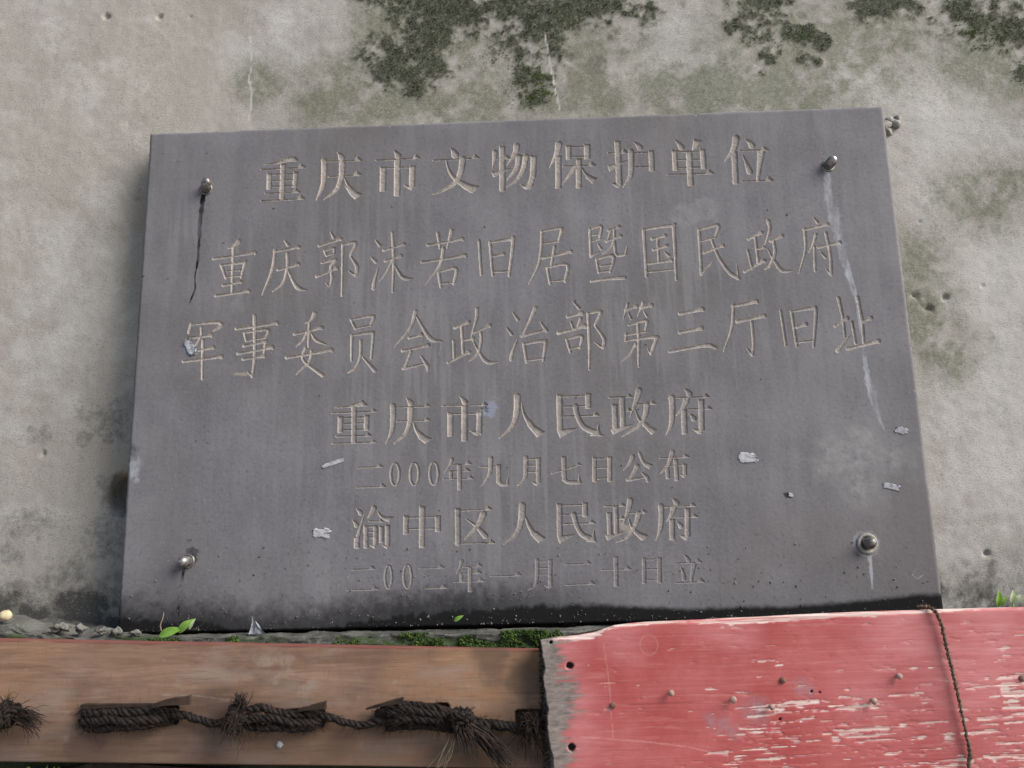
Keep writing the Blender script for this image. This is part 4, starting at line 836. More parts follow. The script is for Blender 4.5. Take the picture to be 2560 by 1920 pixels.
lt = np.concatenate([np.linspace(0, 1, 16), 1 + np.linspace(0, 1, 40)[1:], [2.6, 4.0]])     # 0..1 top back to front, 1..2 front face down
LX, LT = np.meshgrid(lx, lt)
top = -0.003 - 0.0045 * np.clip(LX + .3, -.3, .5) + 0.004 * (fbm(LX * 30, LT * 3, 100, 4) - .5)
lumps = sstep(-.50, -.66, LX + .06 * (fbm(LX * 14, LT * 0, 101, 3) - .5))
top = top + lumps * (0.022 * sstep(-.60, -.80, LX) + 0.020 * fbm(LX * 34, LT * 4, 102, 3) - .004)
fy = -0.036 + 0.012 * (fbm(LX * 12, LT * 4, 103, 4) - .5) + .007 * (fbm(LX * 60, LT * 12, 104, 4) - .5)
t1 = np.clip(LT, 0, 1); t2 = np.clip(LT - 1, 0, 9)
round_ = sstep(.75, 1.0, LT) * .004
LY = np.where(LT <= 1, 0.105 + (fy - 0.105) * t1, fy - .004 * sstep(0, .3, t2))
LZ = np.where(LT <= 1, top + .006 * (fbm(LX * 55, LT * 9, 105, 4) - .5) * sstep(.2, .6, LT) - round_, top - .004 - np.where(t2 <= 1, t2 * .06, .06 + (t2 - 1) * .48))
LZ[-1, :] = -1.5
mm = sstep(.36, .54, fbm(LX * 13, LZ * 20, 106, 4) + .25 * sstep(-.01, -.03, LZ) - .05) * (LT > .9)
pl = sstep(.55, .7, fbm(LX * 25, LT * 8, 107, 4)) * (LT < 1.05) * .5
pl = np.maximum(pl, lumps * .35 * (LT < 1.2))
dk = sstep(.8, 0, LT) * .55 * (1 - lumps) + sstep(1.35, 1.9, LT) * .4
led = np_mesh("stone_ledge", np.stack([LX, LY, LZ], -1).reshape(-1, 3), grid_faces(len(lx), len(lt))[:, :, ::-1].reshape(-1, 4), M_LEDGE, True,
              {"stain_shade_a": np.stack([mm, pl, dk], -1).reshape(-1, 3)})
tag(led, "narrow mossy mortar ledge running along the wall beneath the plaque", "ledge")

c = RNG.random((60000, 2)) * np.array([1.0, 0.045]) + np.array([-.80, -0.05])
ci = np.clip(np.searchsorted(lx, c[:, 0]), 1, len(lx) - 1)
tt = np.argmin(np.abs(LZ[:, ci] - c[:, 1][None, :]) + 9 * (LT[:, ci] < 1), axis=0)
mk = mm[tt, ci]
cl = fbm(c[:, 0] * 48, c[:, 1] * 60, 108, 3)
keep = (RNG.random(len(c)) < .7 * mk * sstep(.44, .58, cl))
c = c[keep]; ci = ci[keep]; tt = tt[keep]
p3 = np.stack([c[:, 0], LY[tt, ci] - .0015 - .004 * RNG.random(len(c)), c[:, 1]], -1)
lm = moss_clumps("moss", p3, .0008 + .0016 * RNG.random(len(c)), M_GREENMOSS, (RNG.random(len(c)) < .22) * .7)
tag(lm, "bright green moss growing on the front of the ledge under the plaque", "moss", kind='stuff')

# rubble at the left end of the ledge
def stone(name, c, s, mat, label, cat, seed, group=None, rough=.45):
    b = MB(); b.add(*blob_mesh(c, s, rough, 16, seed)); return tag(b.build(name, mat), label, cat, group)
stone("pebble", (-.752, -.028, .031), (.010, .008, .008), M_PEBBLE, "small yellowish pebble on the left end of the ledge", "pebble", 4, rough=.2)
RG = "mortar crumbs along the ledge"
for i, (x, z, s, lab) in enumerate(((-.668, .013, .010, "grey mortar crumb on the ledge, leftmost of the row"), (-.640, .010, .009, "grey mortar crumb on the ledge, second from the left"),
                              (-.607, .007, .0085, "grey mortar crumb on the ledge, third from the left"), (-.585, .005, .0075, "grey mortar crumb on the ledge, fourth from the left"), (-.560, .003, .007, "grey mortar crumb touching the plaque's lower left corner"))):
    stone("mortar_crumb", (x, -.030, z), (s * 1.05, s * .9, s * .62), M_CRUMB, lab, "mortar crumb", 40 + i, RG, 1.1)
tw = MB(); tw.tube(smooth_path([(-.528, -.012, .0), (-.530, -.014, .012), (-.5275, -.013, .022), (-.5285, -.008, .030)], 16), np.linspace(.0011, .0006, 16), 5)
tag(tw.build("twig", M_PALEFIBRE), "thin dry twig standing against the plaque above the ledge", "twig")
tw = MB(); tw.tube(smooth_path([(-.535, -.014, .003), (-.50, -.018, .006), (-.47, -.016, .004)], 12), np.linspace(.0009, .0005, 12), 5)
tag(tw.build("twig", M_FIBRE), "thin dark twig lying on the ledge beside the green leaf", "twig")
# crumpled film scrap
fm = MB()
u = np.linspace(-1, 1, 9); U, Vv = np.meshgrid(u, u)
X = -.391 + .0045 * U * (1.1 - Vv)  * (1 - .3 * Vv) - .004 * Vv; Z = .010 + .013 * Vv; Yc = -.016 + .006 * (fbm(U * 1.7 + 5, Vv * 1.7, 110, 3) - .5) * 2
fr = np.stack([X, Yc, Z], -1).reshape(-1, 3); bk_ = fr + np.array([0, .0007, 0])
F = grid_faces(9, 9).reshape(-1, 4)
fm.add(np.concatenate([fr, bk_]), np.concatenate([F, F[:, ::-1] + 81]))
tag(fm.build("plastic_scrap", M_CEMENT), "crumpled whitish plastic scrap standing at the foot of the plaque", "plastic scrap")

# leaves
def leaf_blade(b, p0, p1, width, bow, fold=.35, side=Vector((0, -1, .4)), n=9):
    p0, p1 = Vector(p0), Vector(p1); d = p1 - p0
    s = d.cross(side).normalized(); nrm = s.cross(d).normalized()
    V = []; F = []
    for i in range(n):
        t = i / (n - 1); w = width * (math.sin(math.pi * (t ** .75)) + .04)
        c = p0 + d * t + nrm * bow * math.sin(math.pi * t)
        for k in (-1, -.5, 0, .5, 1):
            V.append(c + s * w * k + nrm * fold * w * abs(k))
    for i in range(n - 1):
        for k in range(4):
            a = i * 5 + k; F.append((a, a + 1, a + 6, a + 5))
    V = [tuple(v) for v in V]
    m = len(V)
    V2 = [tuple(Vector(v) + nrm * -.0005) for v in V]
    b.add(V + V2, F + [tuple(x + m for x in f[::-1]) for f in F])
lf = empty("green_leaf", (-.50, -.035, -.001), "bright green folded leaf lying on the ledge at the plaque's foot", "leaf")
b = MB(); leaf_blade(b, (-.523, -.034, -.002), (-.486, -.038, .008), .0066, .002); b.build("leaf_blade", M_LEAF, lf)
b = MB(); leaf_blade(b, (-.494, -.037, .002), (-.469, -.040, .021), .0060, .003); tag(b.build("leaf_blade", M_LEAF, lf), "upturned tip of the leaf")
b = MB(); leaf_blade(b, (-.477, -.0415, .006), (-.468, -.043, .0215), .0024, .001); b.build("leaf_margin", M_LEAFPALE, lf)
b = MB(); leaf_blade(b, (-.103, -.010, .008), (-.089, -.012, .016), .003, .001)
tag(b.build("small_leaf", M_LEAF), "tiny green leaf fragment stuck on the wet foot of the plaque", "leaf")
SG = "seedling tips behind the red board"
for (x, z, lab, h) in ((.652, .016, "pale green seedling tip behind the red board, leftmost of three", .020), (.671, .020, "short pale green seedling tip behind the red board, middle of three", .015), (.689, .016, "pale green seedling tip behind the red board, rightmost of three", .022)):
    r_ = empty("seedling", (x, -.055, -.02), lab, "seedling", SG)
    b = MB(); leaf_blade(b, (x - .002, -.055, z - .004), (x + .001, -.058, z + h), .0042, .002); leaf_blade(b, (x, -.055, z - .002), (x + .011, -.058, z + h * .55), .0035, .001)
    b.build("leaf", M_LEAF if x != .671 else M_LEAFPALE, r_)
    b = MB(); b.tube([(x, -.055, -.06), (x + .001, -.055, -.02), (x, -.055, z)], .0011, 5); b.build("stem", M_LEAF, r_)

# ---------------------------------------------------------------- brown plank
plank = empty("brown_plank", (-.55, -.058, -.2), "long weathered brown wooden plank with rope laced through its slots", "plank")
qx = np.concatenate([[-1.35] * 2, np.arange(-1.348, -.80, .006), np.arange(-.80, .034, .0016), [.0355] * 2])
qt = np.concatenate([[0, 0], np.linspace(.008, .992, 118), [1, 1]])
QX, QT = np.meshgrid(qx, qt)
ztop = -0.0292 - 0.0395 * (QX - .019) + .0012 * (fbm(QX * 9, QX * 0, 120, 3) - .5)
zbot = -0.1815 - 0.0290 * (QX - .015)
QZ = zbot + (ztop - zbot) * QT
SLOTS = [(-.574, -.480, -.1040, .0105), (-.352, -.280, -.113, .0095), (-.178, -.110, -.1085, .010), (-.78, -.70, -.098, .009), (-.012, .03, -.123, .014)]
sl = np.zeros(QX.shape)
for (x0, x1, zc, hh) in SLOTS:
    wv_ = .005 * (fbm(QX * 60, QZ * 60, 121, 4) - .5)
    dx = np.maximum(np.maximum(x0 - QX, QX - x1), 0); dz = np.maximum(np.abs(QZ - zc) - hh * .75, 0)
    sl = np.maximum(sl, sstep(.006, .0015, np.hypot(dx, dz) + wv_))
eyq = np.concatenate([[.025, .0015], np.zeros(len(qx) - 4), [.0015, .025]])
ezq = np.concatenate([[.025, .0015], np.zeros(len(qt) - 4), [.0015, .025]])
e_ = np.maximum(eyq[None, :], ezq[:, None])
QY = -.07 + np.maximum(e_, .021 * sl * (e_ < .001)) + .0010 * (fbm(QX * 8, QZ * 60, 122, 4) - .5) + .0025 * (fbm(QX * 3, QZ * 6, 123, 2) - .5)
edge_m = sstep(.0035, .0012, (ztop - QZ) + .004 * (fbm(QX * 25, QZ * 90, 124, 4) - .5)) * .75 + sstep(.5, 1, e_ / .002) * .0
pat = sstep(.55, .8, blobs(QX, QZ, [(-.325, -.045, .03), (-.27, -.04, .02), (-.36, -.035, .02), (-.30, -.06, .025)], 1.0) * .75 + 2.2 * (fbm(QX * 40, QZ * 60, 125, 4) - .5)) * .30
sc_ = sstep(.0012, .0004, poly_dist(QX, QZ, [(-.50, -.078), (-.45, -.080), (-.385, -.090)])) * .7
dkp = sstep(.3, 1, sl) * .8  # slot recesses painted dark, their shade put into the colour
dkp = np.maximum(dkp, .55 * sstep(.45, .9, blobs(QX, QZ, [(-.52, -.133, .03), (-.48, -.138, .025), (-.35, -.137, .02), (-.05, -.045, .03), (.0, -.06, .03), (-.15, -.13, .03), (-.6, -.14, .03), (-.25, -.15, .03), (-.07, -.15, .04), (-.42, -.155, .03), (-.2, -.14, .03)], 1.4) + .8 * (fbm(QX * 25, QZ * 40, 126, 4) - .5)))  # dark blotches; those below the ropes put rope shade into the colour
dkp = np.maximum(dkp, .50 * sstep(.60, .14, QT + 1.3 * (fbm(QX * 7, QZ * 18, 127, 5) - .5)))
np_mesh("board", np.stack([QX, QY, QZ], -1).reshape(-1, 3), grid_faces(len(qx), len(qt)).reshape(-1, 4), M_PLANK, True,
        {"stain_shade_a": np.stack([edge_m, np.maximum(pat, sc_), dkp], -1).reshape(-1, 3)}, plank)
def splinter(pts, hh, seed):
    b = MB(); P = smooth_path(pts, 14)
    V = []; F = []
    for i, p in enumerate(P):
        k = hh[0] + (hh[1] - hh[0]) * i / 13
        j = .3 * float(vnoise(np.array([i * .9]), np.array([seed * 1.]), seed)[0])
        for (dy, dz) in ((-.5, -.5), (-.6, .4 + j), (.5, .5 + j), (.5, -.5)):
            V.append((p[0], p[1] + dy * .008, p[2] + dz * k))
    for i in range(13):
        for j in range(4): F.append((i * 4 + j, i * 4 + (j + 1) % 4, i * 4 + 4 + (j + 1) % 4, i * 4 + 4 + j))
    F += [(3, 2, 1, 0), (52, 53, 54, 55)]
    b.add(V, F); return b.build("splinter", M_CHIP, plank, False)
splinter([(-.605, -.078, -.090), (-.57, -.081, -.0895), (-.53, -.080, -.0895), (-.50, -.078, -.090)], (.006, .003), 1)
splinter([(-.503, -.090, -.090), (-.48, -.092, -.085), (-.452, -.090, -.0835)], (.004, .011), 2)
splinter([(-.305, -.089, -.099), (-.285, -.090, -.0955), (-.268, -.089, -.0935)], (.003, .009), 3)
splinter([(-.215, -.083, -.100), (-.19, -.086, -.094), (-.165, -.086, -.090)], (.002, .006), 4)

# broken slat below the plank
b = MB()
V = []; F = []
for i, x in enumerate(np.linspace(-.70, -.40, 13)):
    zt = -.1690 + .012 * math.sin(i * .4) * .3 - (.006 if i < 4 else 0) - .018 * (x + .7)
    for (y, z) in ((-.052, zt), (-.050, zt - .06), (-.040, zt - .06), (-.040, zt)): V.append((x, y, z))
for i in range(12):
    for j in range(4): F.append((i * 4 + j, i * 4 + 4 + j, i * 4 + 4 + (j + 1) % 4, i * 4 + (j + 1) % 4))
F += [(0, 1, 2, 3), (51, 50, 49, 48)]
b.add(V, F)
tag(b.build("broken_slat", M_CHIP, None, False), "broken brown slat showing below the plank's lower edge", "slat")

# ---------------------------------------------------------------- rope laced through the plank
rope = empty("palm_rope", (-.4, -.08, -.11), "dark twisted palm fibre rope knotted and laced along the brown plank", "rope")
def px3(x, y, depth=-.083):
    """points measured on the plank face (half-millimetre grid) to plank coordinates"""
    X = .0193 + (x - 1165) * .000643 ; Z = -.0300 - (y - 1405) * .000596 - (x - 1165) * .00001365
    return (X, depth, Z)
def twisted(b, pts, r, pitch=.030, strands=3, n=None, phase=0.0):
    P = np.array(pts, float)
    L = np.sum(np.linalg.norm(np.diff(P, axis=0), axis=1))
    n = n or max(20, int(L / .0022))
    C = smooth_path(P, n)
    T = np.gradient(C, axis=0); T /= np.linalg.norm(T, axis=1)[:, None]
    N = np.zeros_like(C); a = np.array([.05, -1, .1]); a -= T[0] * (a @ T[0]); N[0] = a / np.linalg.norm(a)
    for i in range(1, n):
        a = N[i - 1] - T[i] * (N[i - 1] @ T[i]); N[i] = a / np.linalg.norm(a)
    B = np.cross(T, N)
    s = np.concatenate([[0], np.cumsum(np.linalg.norm(np.diff(C, axis=0), axis=1))])
    C = C + np.stack([s * 0, .0022 * (vnoise(s * 38, s * 0 + phase * 9 + r * 900, 27) - .5), .0042 * (vnoise(s * 42, s * 0 + phase * 5 + r * 700, 28) - .5)], -1)
    for k in range(strands):
        a = 2 * np.pi * (s / pitch + k / strands) + phase
        rr_ = r * .54 * (1 + .5 * (vnoise(s * 120, s * 0 + k * 7.3 + phase, 7) - .5))
        a = a + 1.3 * (vnoise(s * 45, s * 0 + k * 1.7 + phase, 17) - .5)
        Q = C + (np.cos(a) * rr_)[:, None] * N + (np.sin(a) * rr_)[:, None] * B
        b.tube(Q, r * .46 * (1 + .55 * (vnoise(s * 160, s * 0 + k * 3 + phase, 9) - .5)), 7)
    return C
def fuzz(b, C, count, r, ln=.012):
    for _ in range(count):
        i = RNG.integers(1, len(C) - 1); d = RNG.normal(size=3); d[1] = -abs(d[1]) * .7
        t = C[i + 1 if i + 1 < len(C) else i] - C[i - 1]; t /= np.linalg.norm(t) + 1e-9
        d = d / np.linalg.norm(d) * .7 + t * RNG.normal() * 1.2; d /= np.linalg.norm(d)
        p0 = C[i] + d * r * .8; l = ln * (.4 + RNG.random())
        b.tube([p0, p0 + d * l * .5 + RNG.normal(size=3) * .001, p0 + d * l + np.array([0, 0, -l * .25]) + RNG.normal(size=3) * .002], [.00035, .0003, .00012], 3, False)
def brush(b, p0, direction, ln, count, spread, rad=.0006, droop=.3):
    d0 = np.array(direction, float); d0 /= np.linalg.norm(d0)
    for _ in range(count):
        d = d0 + RNG.normal(size=3) * spread; d[1] = min(d[1], .12); d /= np.linalg.norm(d)
        l = ln * (.55 + .55 * RNG.random()); q = np.array(p0) + RNG.normal(size=3) * np.array([.004, .0025, .004])
        m = q + d * l * .5 + RNG.normal(size=3) * .0025; e = q + d * l + np.array([0, -.001, -droop * l]) + RNG.normal(size=3) * .004
        m[1] = min(m[1], -.072); e[1] = min(e[1], -.072)
        b.tube(smooth_path([q, m, e], 6), np.linspace(rad, rad * .35, 6) * (.6 + .8 * RNG.random()), 4, False)
def rope_len(pts_list, r, fz=60, pitch=.030):
    b = MB(); f = MB()
    for q, pts in enumerate(pts_list):
        C = twisted(b, pts, r, pitch, 4, phase=q * 1.3); fuzz(f, C, int(fz * 1.7), r, .010)
    o = b.build("rope_length", M_ROPE, rope)
    f.build("loose_fibres", M_FIBRE, o)
    return o
def knot(c, R_, r, seed, turns=3):
    rg = np.random.default_rng(seed); b = MB(); f = MB()
    for k in range(turns):
        ax = rg.normal(size=3); ax[0] += 1.2; ax /= np.linalg.norm(ax)
        u_ = np.cross(ax, [0, 0, 1]); u_ /= np.linalg.norm(u_); v_ = np.cross(ax, u_)
        th = np.linspace(0, 2 * np.pi, 14)
        P = np.array(c)[None] + R_ * (.75 + .3 * rg.random()) * (np.cos(th)[:, None] * u_ + np.sin(th)[:, None] * v_) * np.array([1, .7, 1]) + ax * (k - turns / 2) * r * 1.1
        C = twisted(b, P, r, .022, phase=k); fuzz(f, C, 26, r, .011)
    o = b.build("knot", M_ROPE, rope); f.build("loose_fibres", M_FIBRE, o); return o
D = -.080
rope_len([[px3(-160, 1552), px3(-60, 1545), px3(20, 1548), px3(48, 1545)]], .0075)
knot(px3(45, 1542, -.088), .014, .0055, 1, 4)
b = MB(); brush(b, px3(60, 1545, -.088), (1, 0, -.05), .036, 110, .24, .0007); brush(b, px3(30, 1548, -.090), (.2, -.3, -.7), .018, 40, .5); brush(b, px3(45, 1525, -.090), (.2, -.3, .8), .018, 30, .5)
b.build("frayed_end", M_FIBRE, rope)
rope_len([[px3(196, 1540, -.075), px3(215, 1542, D), px3(290, 1537, -.084), px3(345, 1536, D), px3(395, 1542, -.078)],
          [px3(193, 1560, -.075), px3(218, 1558, -.082), px3(290, 1556, -.089), px3(350, 1554, -.087), px3(382, 1560, -.074)],
          [px3(200, 1574, -.073), px3(230, 1573, -.078), px3(300, 1570, -.084), px3(350, 1565, -.082), px3(384, 1556, -.072)]], .0064, 90)
rope_len([[px3(372, 1545, -.074), px3(400, 1546, D), px3(430, 1550, -.080), px3(470, 1558, -.081), px3(505, 1561, -.081), px3(525, 1556, -.084)]], 0.0058, 70)
knot(px3(528, 1550, -.088), .0145, .0058, 4, 4)
b = MB(); brush(b, px3(540, 1525, -.090), (.05, -.3, 1), .014, 90, .35, .0008, 0); brush(b, px3(545, 1570, -.092), (.0, -.1, -1), .030, 14, .22, .0004); brush(b, px3(525, 1552, -.094), (.2, -.6, -.4), .022, 90, .6, .0006)
b.build("frayed_end", M_FIBRE, rope)
rope_len([[px3(535, 1540, -.084), px3(575, 1530, -.084), px3(630, 1538, -.086), px3(680, 1543, -.082), px3(704, 1546, -.075)],
          [px3(540, 1556, -.086), px3(580, 1550, -.089), px3(640, 1556, -.090), px3(690, 1560, -.084), px3(706, 1557, -.075)],
          [px3(545, 1568, -.080), px3(600, 1569, -.084), px3(650, 1571, -.084), px3(690, 1568, -.080), px3(704, 1562, -.075)]], .0060, 90)
rope_len([[px3(690, 1550, -.070), px3(712, 1548, D), px3(740, 1556, -.080), px3(790, 1563, -.080), px3(835, 1556, -.081), px3(860, 1552, -.078)]], 0.0055, 60)
rope_len([[px3(822, 1542, -.076), px3(850, 1526, -.082), px3(890, 1520, -.086), px3(940, 1526, -.088), px3(990, 1542, -.088), px3(1015, 1556, -.086)],
          [px3(825, 1550, -.072), px3(850, 1538, -.086), px3(900, 1532, -.092), px3(950, 1540, -.092), px3(1000, 1556, -.090)],
          [px3(828, 1562, -.072), px3(860, 1553, -.088), px3(910, 1548, -.092), px3(960, 1555, -.092), px3(1000, 1568, -.086)],
          [px3(840, 1570, -.074), px3(880, 1568, -.080), px3(930, 1566, -.084), px3(980, 1575, -.082)]], .0057, 110)
knot(px3(1003, 1556, -.096), .0115, .0056, 9, 4)
b = MB(); brush(b, px3(1015, 1562, -.094), (.80, .0, -.60), .064, 230, .085, .0009, .15); brush(b, px3(1000, 1560, -.096), (.5, -.1, -.8), .034, 50, .22, .0007); b.build("frayed_end", M_FIBRE, rope)
b = MB(); brush(b, px3(985, 1590, -.090), (-.55, -.02, -1), .046, 11, .10, .00055, .1); o = b.build("frayed_end", M_PALEFIBRE, rope); tag(o, "pale straw coloured frayed rope end")
rope_len([[px3(1015, 1556, -.082), px3(1050, 1560, D), px3(1090, 1566, -.081), px3(1125, 1568, -.081), px3(1158, 1562, -.079), px3(1190, 1556, -.079)]], .0072, 120)
b = MB(); brush(b, px3(1140, 1560, -.088), (.1, -.4, .3), .018, 130, .8, .0007); brush(b, px3(1135, 1580, -.084), (.1, -.2, -1), .026, 70, .5, .0006); b.build("frayed_end", M_FIBRE, rope)
# white droppings on the plank
for (x, y, s, lab) in ((614, 1612, .0042, "small white crumb stuck on the brown plank below the rope"), (10, 1616, .003, "tiny white crumb at the plank's left end")):
    p = px3(x, y, -.0705); stone("white_crumb", p, (s, s * .7, s), M_PAPER, lab, "crumb", int(x), rough=.6)

# ---------------------------------------------------------------- red painted board
board = empty("red_board", (.5, -.086, -1.5), "large board with peeling red paint leaning in front of the ledge", "board")
BARE = [(0.355, -0.140, 0.036), (0.398, -0.137, 0.03), (0.301, -0.141, 0.032), (0.335, -0.17, 0.04), (0.275, -0.174, 0.032), (0.432, -0.149, 0.032), (0.483, -0.161, 0.063), (0.541, -0.173, 0.055), (0.602, -0.152, 0.071), (0.642, -0.13, 0.047), (0.578, -0.112, 0.036), (0.627, -0.102, 0.032), (0.515, -0.094, 0.017), (0.511, -0.128, 0.032), (.72, -.14, .08), (.85, -.16, .1), (.5, -.24, .1), (.75, -.3, .12)]
BARE2 = [(0.334, -0.044, 0.011), (.62, -.035, .02), (.65, -.06, .02), (.36, -.03, .012), (.24, -.08, .012)]
rx = np.concatenate([[0.0], np.arange(.0012, .78, .0013), np.linspace(.79, 1.25, 40)])        # distance from the left edge
rt = np.concatenate([[0, 0], np.arange(.0014, .23, .0013), np.linspace(.24, 1.49, 40)])      # distance below the top edge
DX, DT = np.meshgrid(rx, rt)
RX0 = .0225 + DX
tx = np.array([.02, .045, .07, .095, .108, .122, .14, .166, .22, .28, .35, .45, .55, .66, .9, 1.4])
tz = np.array([-.0165, -.0125, -.0115, -.0075, -.003, .001, .0028, .0042, .0055, .0070, .0092, .0110, .0118, .0130, .015, .018])
ztp = np.interp(RX0, tx, tz) + .0010 * (fbm(RX0 * 18, RX0 * 0, 130, 3) - .5)
RZ = ztp - DT
lean = .065 * DT / 1.5
rough_e = .0035 * (fbm(RZ * 60, RZ * 0 + 3, 131, 4) - .5) * 2 + .010 * np.clip(DT / .16, 0, 1.4)
fall = np.clip(1 - DX / .05, 0, 1)
RXX = RX0 + rough_e * fall
grain_f = fbm(RX0 * 9, RZ * 330, 132, 4)
RG_ = RZ - .07 * (RX0 - .3)
grain_c = fbm(RX0 * 3.2 + 2 * fbm(RX0 * 4, RZ * 10, 139, 2), RG_ * 300, 133, 3)
streaky = fbm(RX0 * 20, RG_ * 320, 134, 4)
speck = fbm(RX0 * 90, RZ * 200, 137, 3)
reg = blobs(RX0, RZ, BARE, 1.1)
bare = sstep(.53, .77, reg * .50 + 1.0 * (grain_c - .5) + .9 * (streaky - .5) + .80 * (speck - .5) + .9 * (fbm(RX0 * 14, RZ * 22, 144, 3) - .5) + .06 - .35 * (reg < .12))
reg2 = blobs(RX0, RZ, BARE2, 1.2)
bare = np.maximum(bare, 0.8 * sstep(.55, .72, reg2 * .40 + 1.1 * (streaky - .5) + .6 * (speck - .5) + .05))
ten = np.interp(RX0, [.02, .1, .17, .22, .26, .30, .36, .42, .48, .56, .7, 1.3], [.0045, .004, .0016, .0030, .0072, .0085, .0080, .0052, .0032, .0022, .003, .003])
bare = np.maximum(bare, sstep(.0015, -.0015, DT - ten + .008 * (streaky - .5) + .005 * (speck - .5)))
bare = np.maximum(bare, 0.6 * sstep(.72, .82, fbm(RX0 * 46, RZ * 210, 135, 4) + .10 * reg))
grey = sstep(.044, .014, DX + .05 * (streaky - .5) + .045 * (fbm(RX0 * 30, RZ * 30, 136, 3) - .5))
grey = np.maximum(grey, 0)
fade = np.clip(.9 * blobs(RX0, RZ, [(.60, -.03, .12), (.50, -.02, .06), (.7, -.08, .1), (.28, -.005, .03), (.06, -.05, .02), (.07, -.12, .02), (.13, -.012, .03), (.062, -.03, .025), (.066, -.09, .025), (.07, -.15, .025), (.45, -.10, .03)], 1.1) + .5 * (fbm(RX0 * 14, RZ * 30, 138, 4) - .5), 0, 1)
pink = np.clip(blobs(RX0, RZ, [(.256, -.128, .014), (.268, -.135, .012), (.24, -.12, .01), (.36, -.080, .012), (.37, -.086, .010), (.30, -.108, .02)], 1.0) * 1.1 - .25, 0, .8)
hole = np.zeros(RX0.shape)
for (x, z, r) in ((.059, -.048, .0042), (.0575, -.1505, .0042), (.374, -.0875, .0014), (.384, -.089, .0012), (.330, -.121, .0016), (.035, -.018, .002)):
    hole = np.maximum(hole, sstep(1.1, .7, np.hypot((RXX - x) / 1.15, RZ - z) / r + .6 * (speck - .5)))
scr = np.maximum(sstep(.0013, .0004, poly_dist(RX0, RZ, [(.105, -.02), (.11, -.07), (.112, -.14)]) + .001 * (speck - .3)) * .3,
                 sstep(.0015, .0004, poly_dist(RX0, RZ, [(.07, -.138), (.16, -.146), (.21, -.153), (.26, -.165)]) + .001 * (speck - .3)) * .4)
ring_ = np.abs(np.hypot((RX0 - .165) / .9, RZ + .024) - .013); scr = np.maximum(scr, .18 * sstep(.0016, .0005, ring_))
RY = -.10 - lean * 0 + .0007 * bare + .0008 * (grain_f - .5) * (.35 + .9 * bare) + .0030 * (fbm(RX0 * 5, RZ * 8, 140, 2) - .5) + .008 * hole
RY += np.where(np.arange(len(rt))[:, None] == 0, .0265, 0) + np.where(np.arange(len(rt))[:, None] == 1, .0012, 0)
rnd = np.clip(1 - DT / .004, 0, 1) ** 2 * .0016; RY += np.where(np.arange(len(rt))[:, None] > 1, rnd, 0)
bare[0:2, :] = np.maximum(bare[0:2, :], .95)
# left end: sawn at a slant, ragged
nzr = len(rt)
end_v = np.stack([np.stack([.0205 + .0012 * (fbm(RZ[:, 0] * 90, RZ[:, 0] * 0, 141, 3) - .5), np.full(nzr, -.0735), RZ[:, 0]], -1),
                  np.stack([.4 * .0205 + .6 * RXX[:, 0] + .003 * (fbm(RZ[:, 0] * 140, RZ[:, 0] * 0 + 2, 142, 3) - .5), np.full(nzr, -.088), RZ[:, 0]], -1)], 1)
fv = np.stack([RXX, RY, RZ], -1)
fv = np.concatenate([end_v, fv], 1)
pad2 = lambda a, v: np.concatenate([np.full((nzr, 2), v), a], 1)
ra = np.stack([pad2(bare, 0), pad2(grey, 1), pad2(fade, 0)], -1); rb = np.stack([pad2(hole, .55), pad2(pink, 0), pad2(scr, 0)], -1)
nxr = len(rx) + 2
np_mesh("panel", fv.reshape(-1, 3), grid_faces(nxr, nzr)[:, :, ::-1].reshape(-1, 4), M_RED, True, {"stain_shade_a": ra.reshape(-1, 3), "stain_shade_b": rb.reshape(-1, 3)}, board)
b = MB(); b.add([(.021, -.0735, -.0165), (.14, -.0735, .002), (.35, -.0735, .009), (.66, -.0735, .013), (1.27, -.0735, .017), (1.27, -.0735, -1.5), (.66, -.0735, -1.5), (.35, -.0735, -1.5), (.14, -.0735, -1.5), (.021, -.0735, -1.5)],
                [(0, 9, 8, 1), (1, 8, 7, 2), (2, 7, 6, 3), (3, 6, 5, 4)])
b.build("board_back", M_CHIP, board, False)
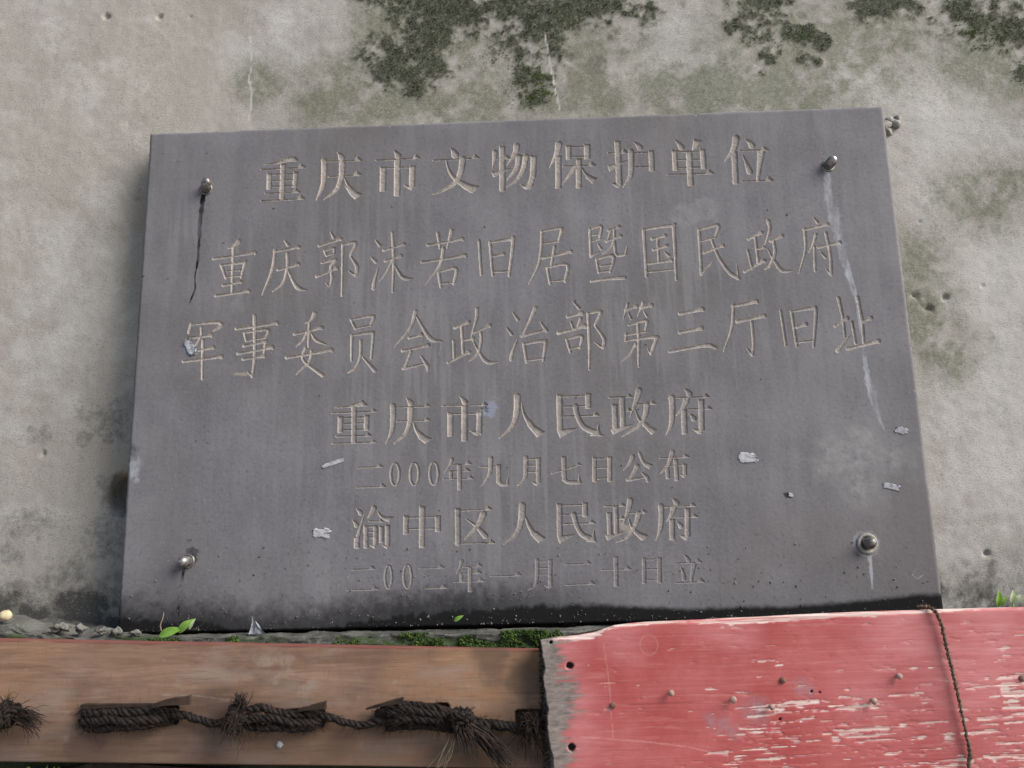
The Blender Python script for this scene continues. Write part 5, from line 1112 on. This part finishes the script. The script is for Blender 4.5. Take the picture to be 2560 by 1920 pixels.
# torn fibres on the sawn end
b = MB()
for _ in range(420):
    z = -.02 - .2 * RNG.random() ** .8; i = int(np.argmin(np.abs(RZ[:, 0] - z))); f = RNG.random()
    p = np.array([.0205 + (RXX[i, 0] - .0205) * f, -.0735 - .026 * f, z]); d = np.array([-.8 - .5 * RNG.random(), -.3 * RNG.random(), RNG.normal() * .6])
    l = .002 + .0045 * RNG.random() ** 2
    b.tube([p, p + d * l], [.0006, .0002], 3, False)
b.build("torn_fibres", M_FIBRE, board)
NAILS = [(0.114, -0.099, .0040, 1), (0.190, -0.083, .0042, 0), (0.270, -0.093, .0045, 0), (0.319, -0.103, .0040, 0), (0.338, -0.072, .0042, 1), (0.451, -0.098, .0045, 0), (0.487, -0.068, .0042, 0), (0.647, -0.076, .0042, 1)]
for (x, z, r, flush) in NAILS:
    h = .0012 if flush else .0075
    V, F = lathe([(-.012, .0013), (h - .0012, .0014), (h - .0010, r * .92), (h - .0002, r), (h + .0006, r * .9), (h + .0010, .0002)], (x, -.10, z), 12)
    V += RNG.normal(size=V.shape) * .00012
    V[:, 2] -= np.clip(-.10 - V[:, 1], 0, 1) * .25
    b = MB(); b.add(V, F)
    tag(b.build("nail", M_NAIL if not flush else M_RUSTY, board), "rusty nail driven almost flush" if flush else None)

# cord hanging over the red board
b = MB(); f = MB()
C = twisted(b, [(.536, -.070, .012), (.5365, -.084, .0165), (.5385, -.098, .0175), (.543, -.1055, .012), (.549, -.1065, -.005), (.5535, -.1065, -.045), (.5585, -.1065, -.09), (.5645, -.1065, -.148), (.5655, -.1065, -.165), (.562, -.1065, -.185), (.560, -.1065, -.26), (.563, -.1065, -.34)], .0029, .012, 2)
fuzz(f, C, 160, .003, .004)
cord = b.build("cord", M_CORD)
tag(cord, "thin twisted brown cord hanging down the face of the red board", "cord")
f.build("loose_fibres", M_CORD, cord)

# weeds below the plank
for k, (x, z, lab) in enumerate(((-.668, -.170, "small green weed below the plank near its left end"), (-.385, -.182, "small green weed below the middle of the plank"))):
    r_ = empty("weed", (x, -.045, z - .04), lab, "weed", "weeds below the plank")
    b = MB()
    for i in range(9):
        a = RNG.random() * 2 - 1; leaf_blade(b, (x + a * .01, -.046, z - .02), (x + a * .028, -.056, z + .004 - .012 * RNG.random()), .0032, .001)
    b.build("leaf", M_LEAF, r_)
    b = MB(); b.tube([(x, -.045, z - .05), (x, -.046, z - .015)], .001, 5); b.build("stem", M_LEAF, r_)
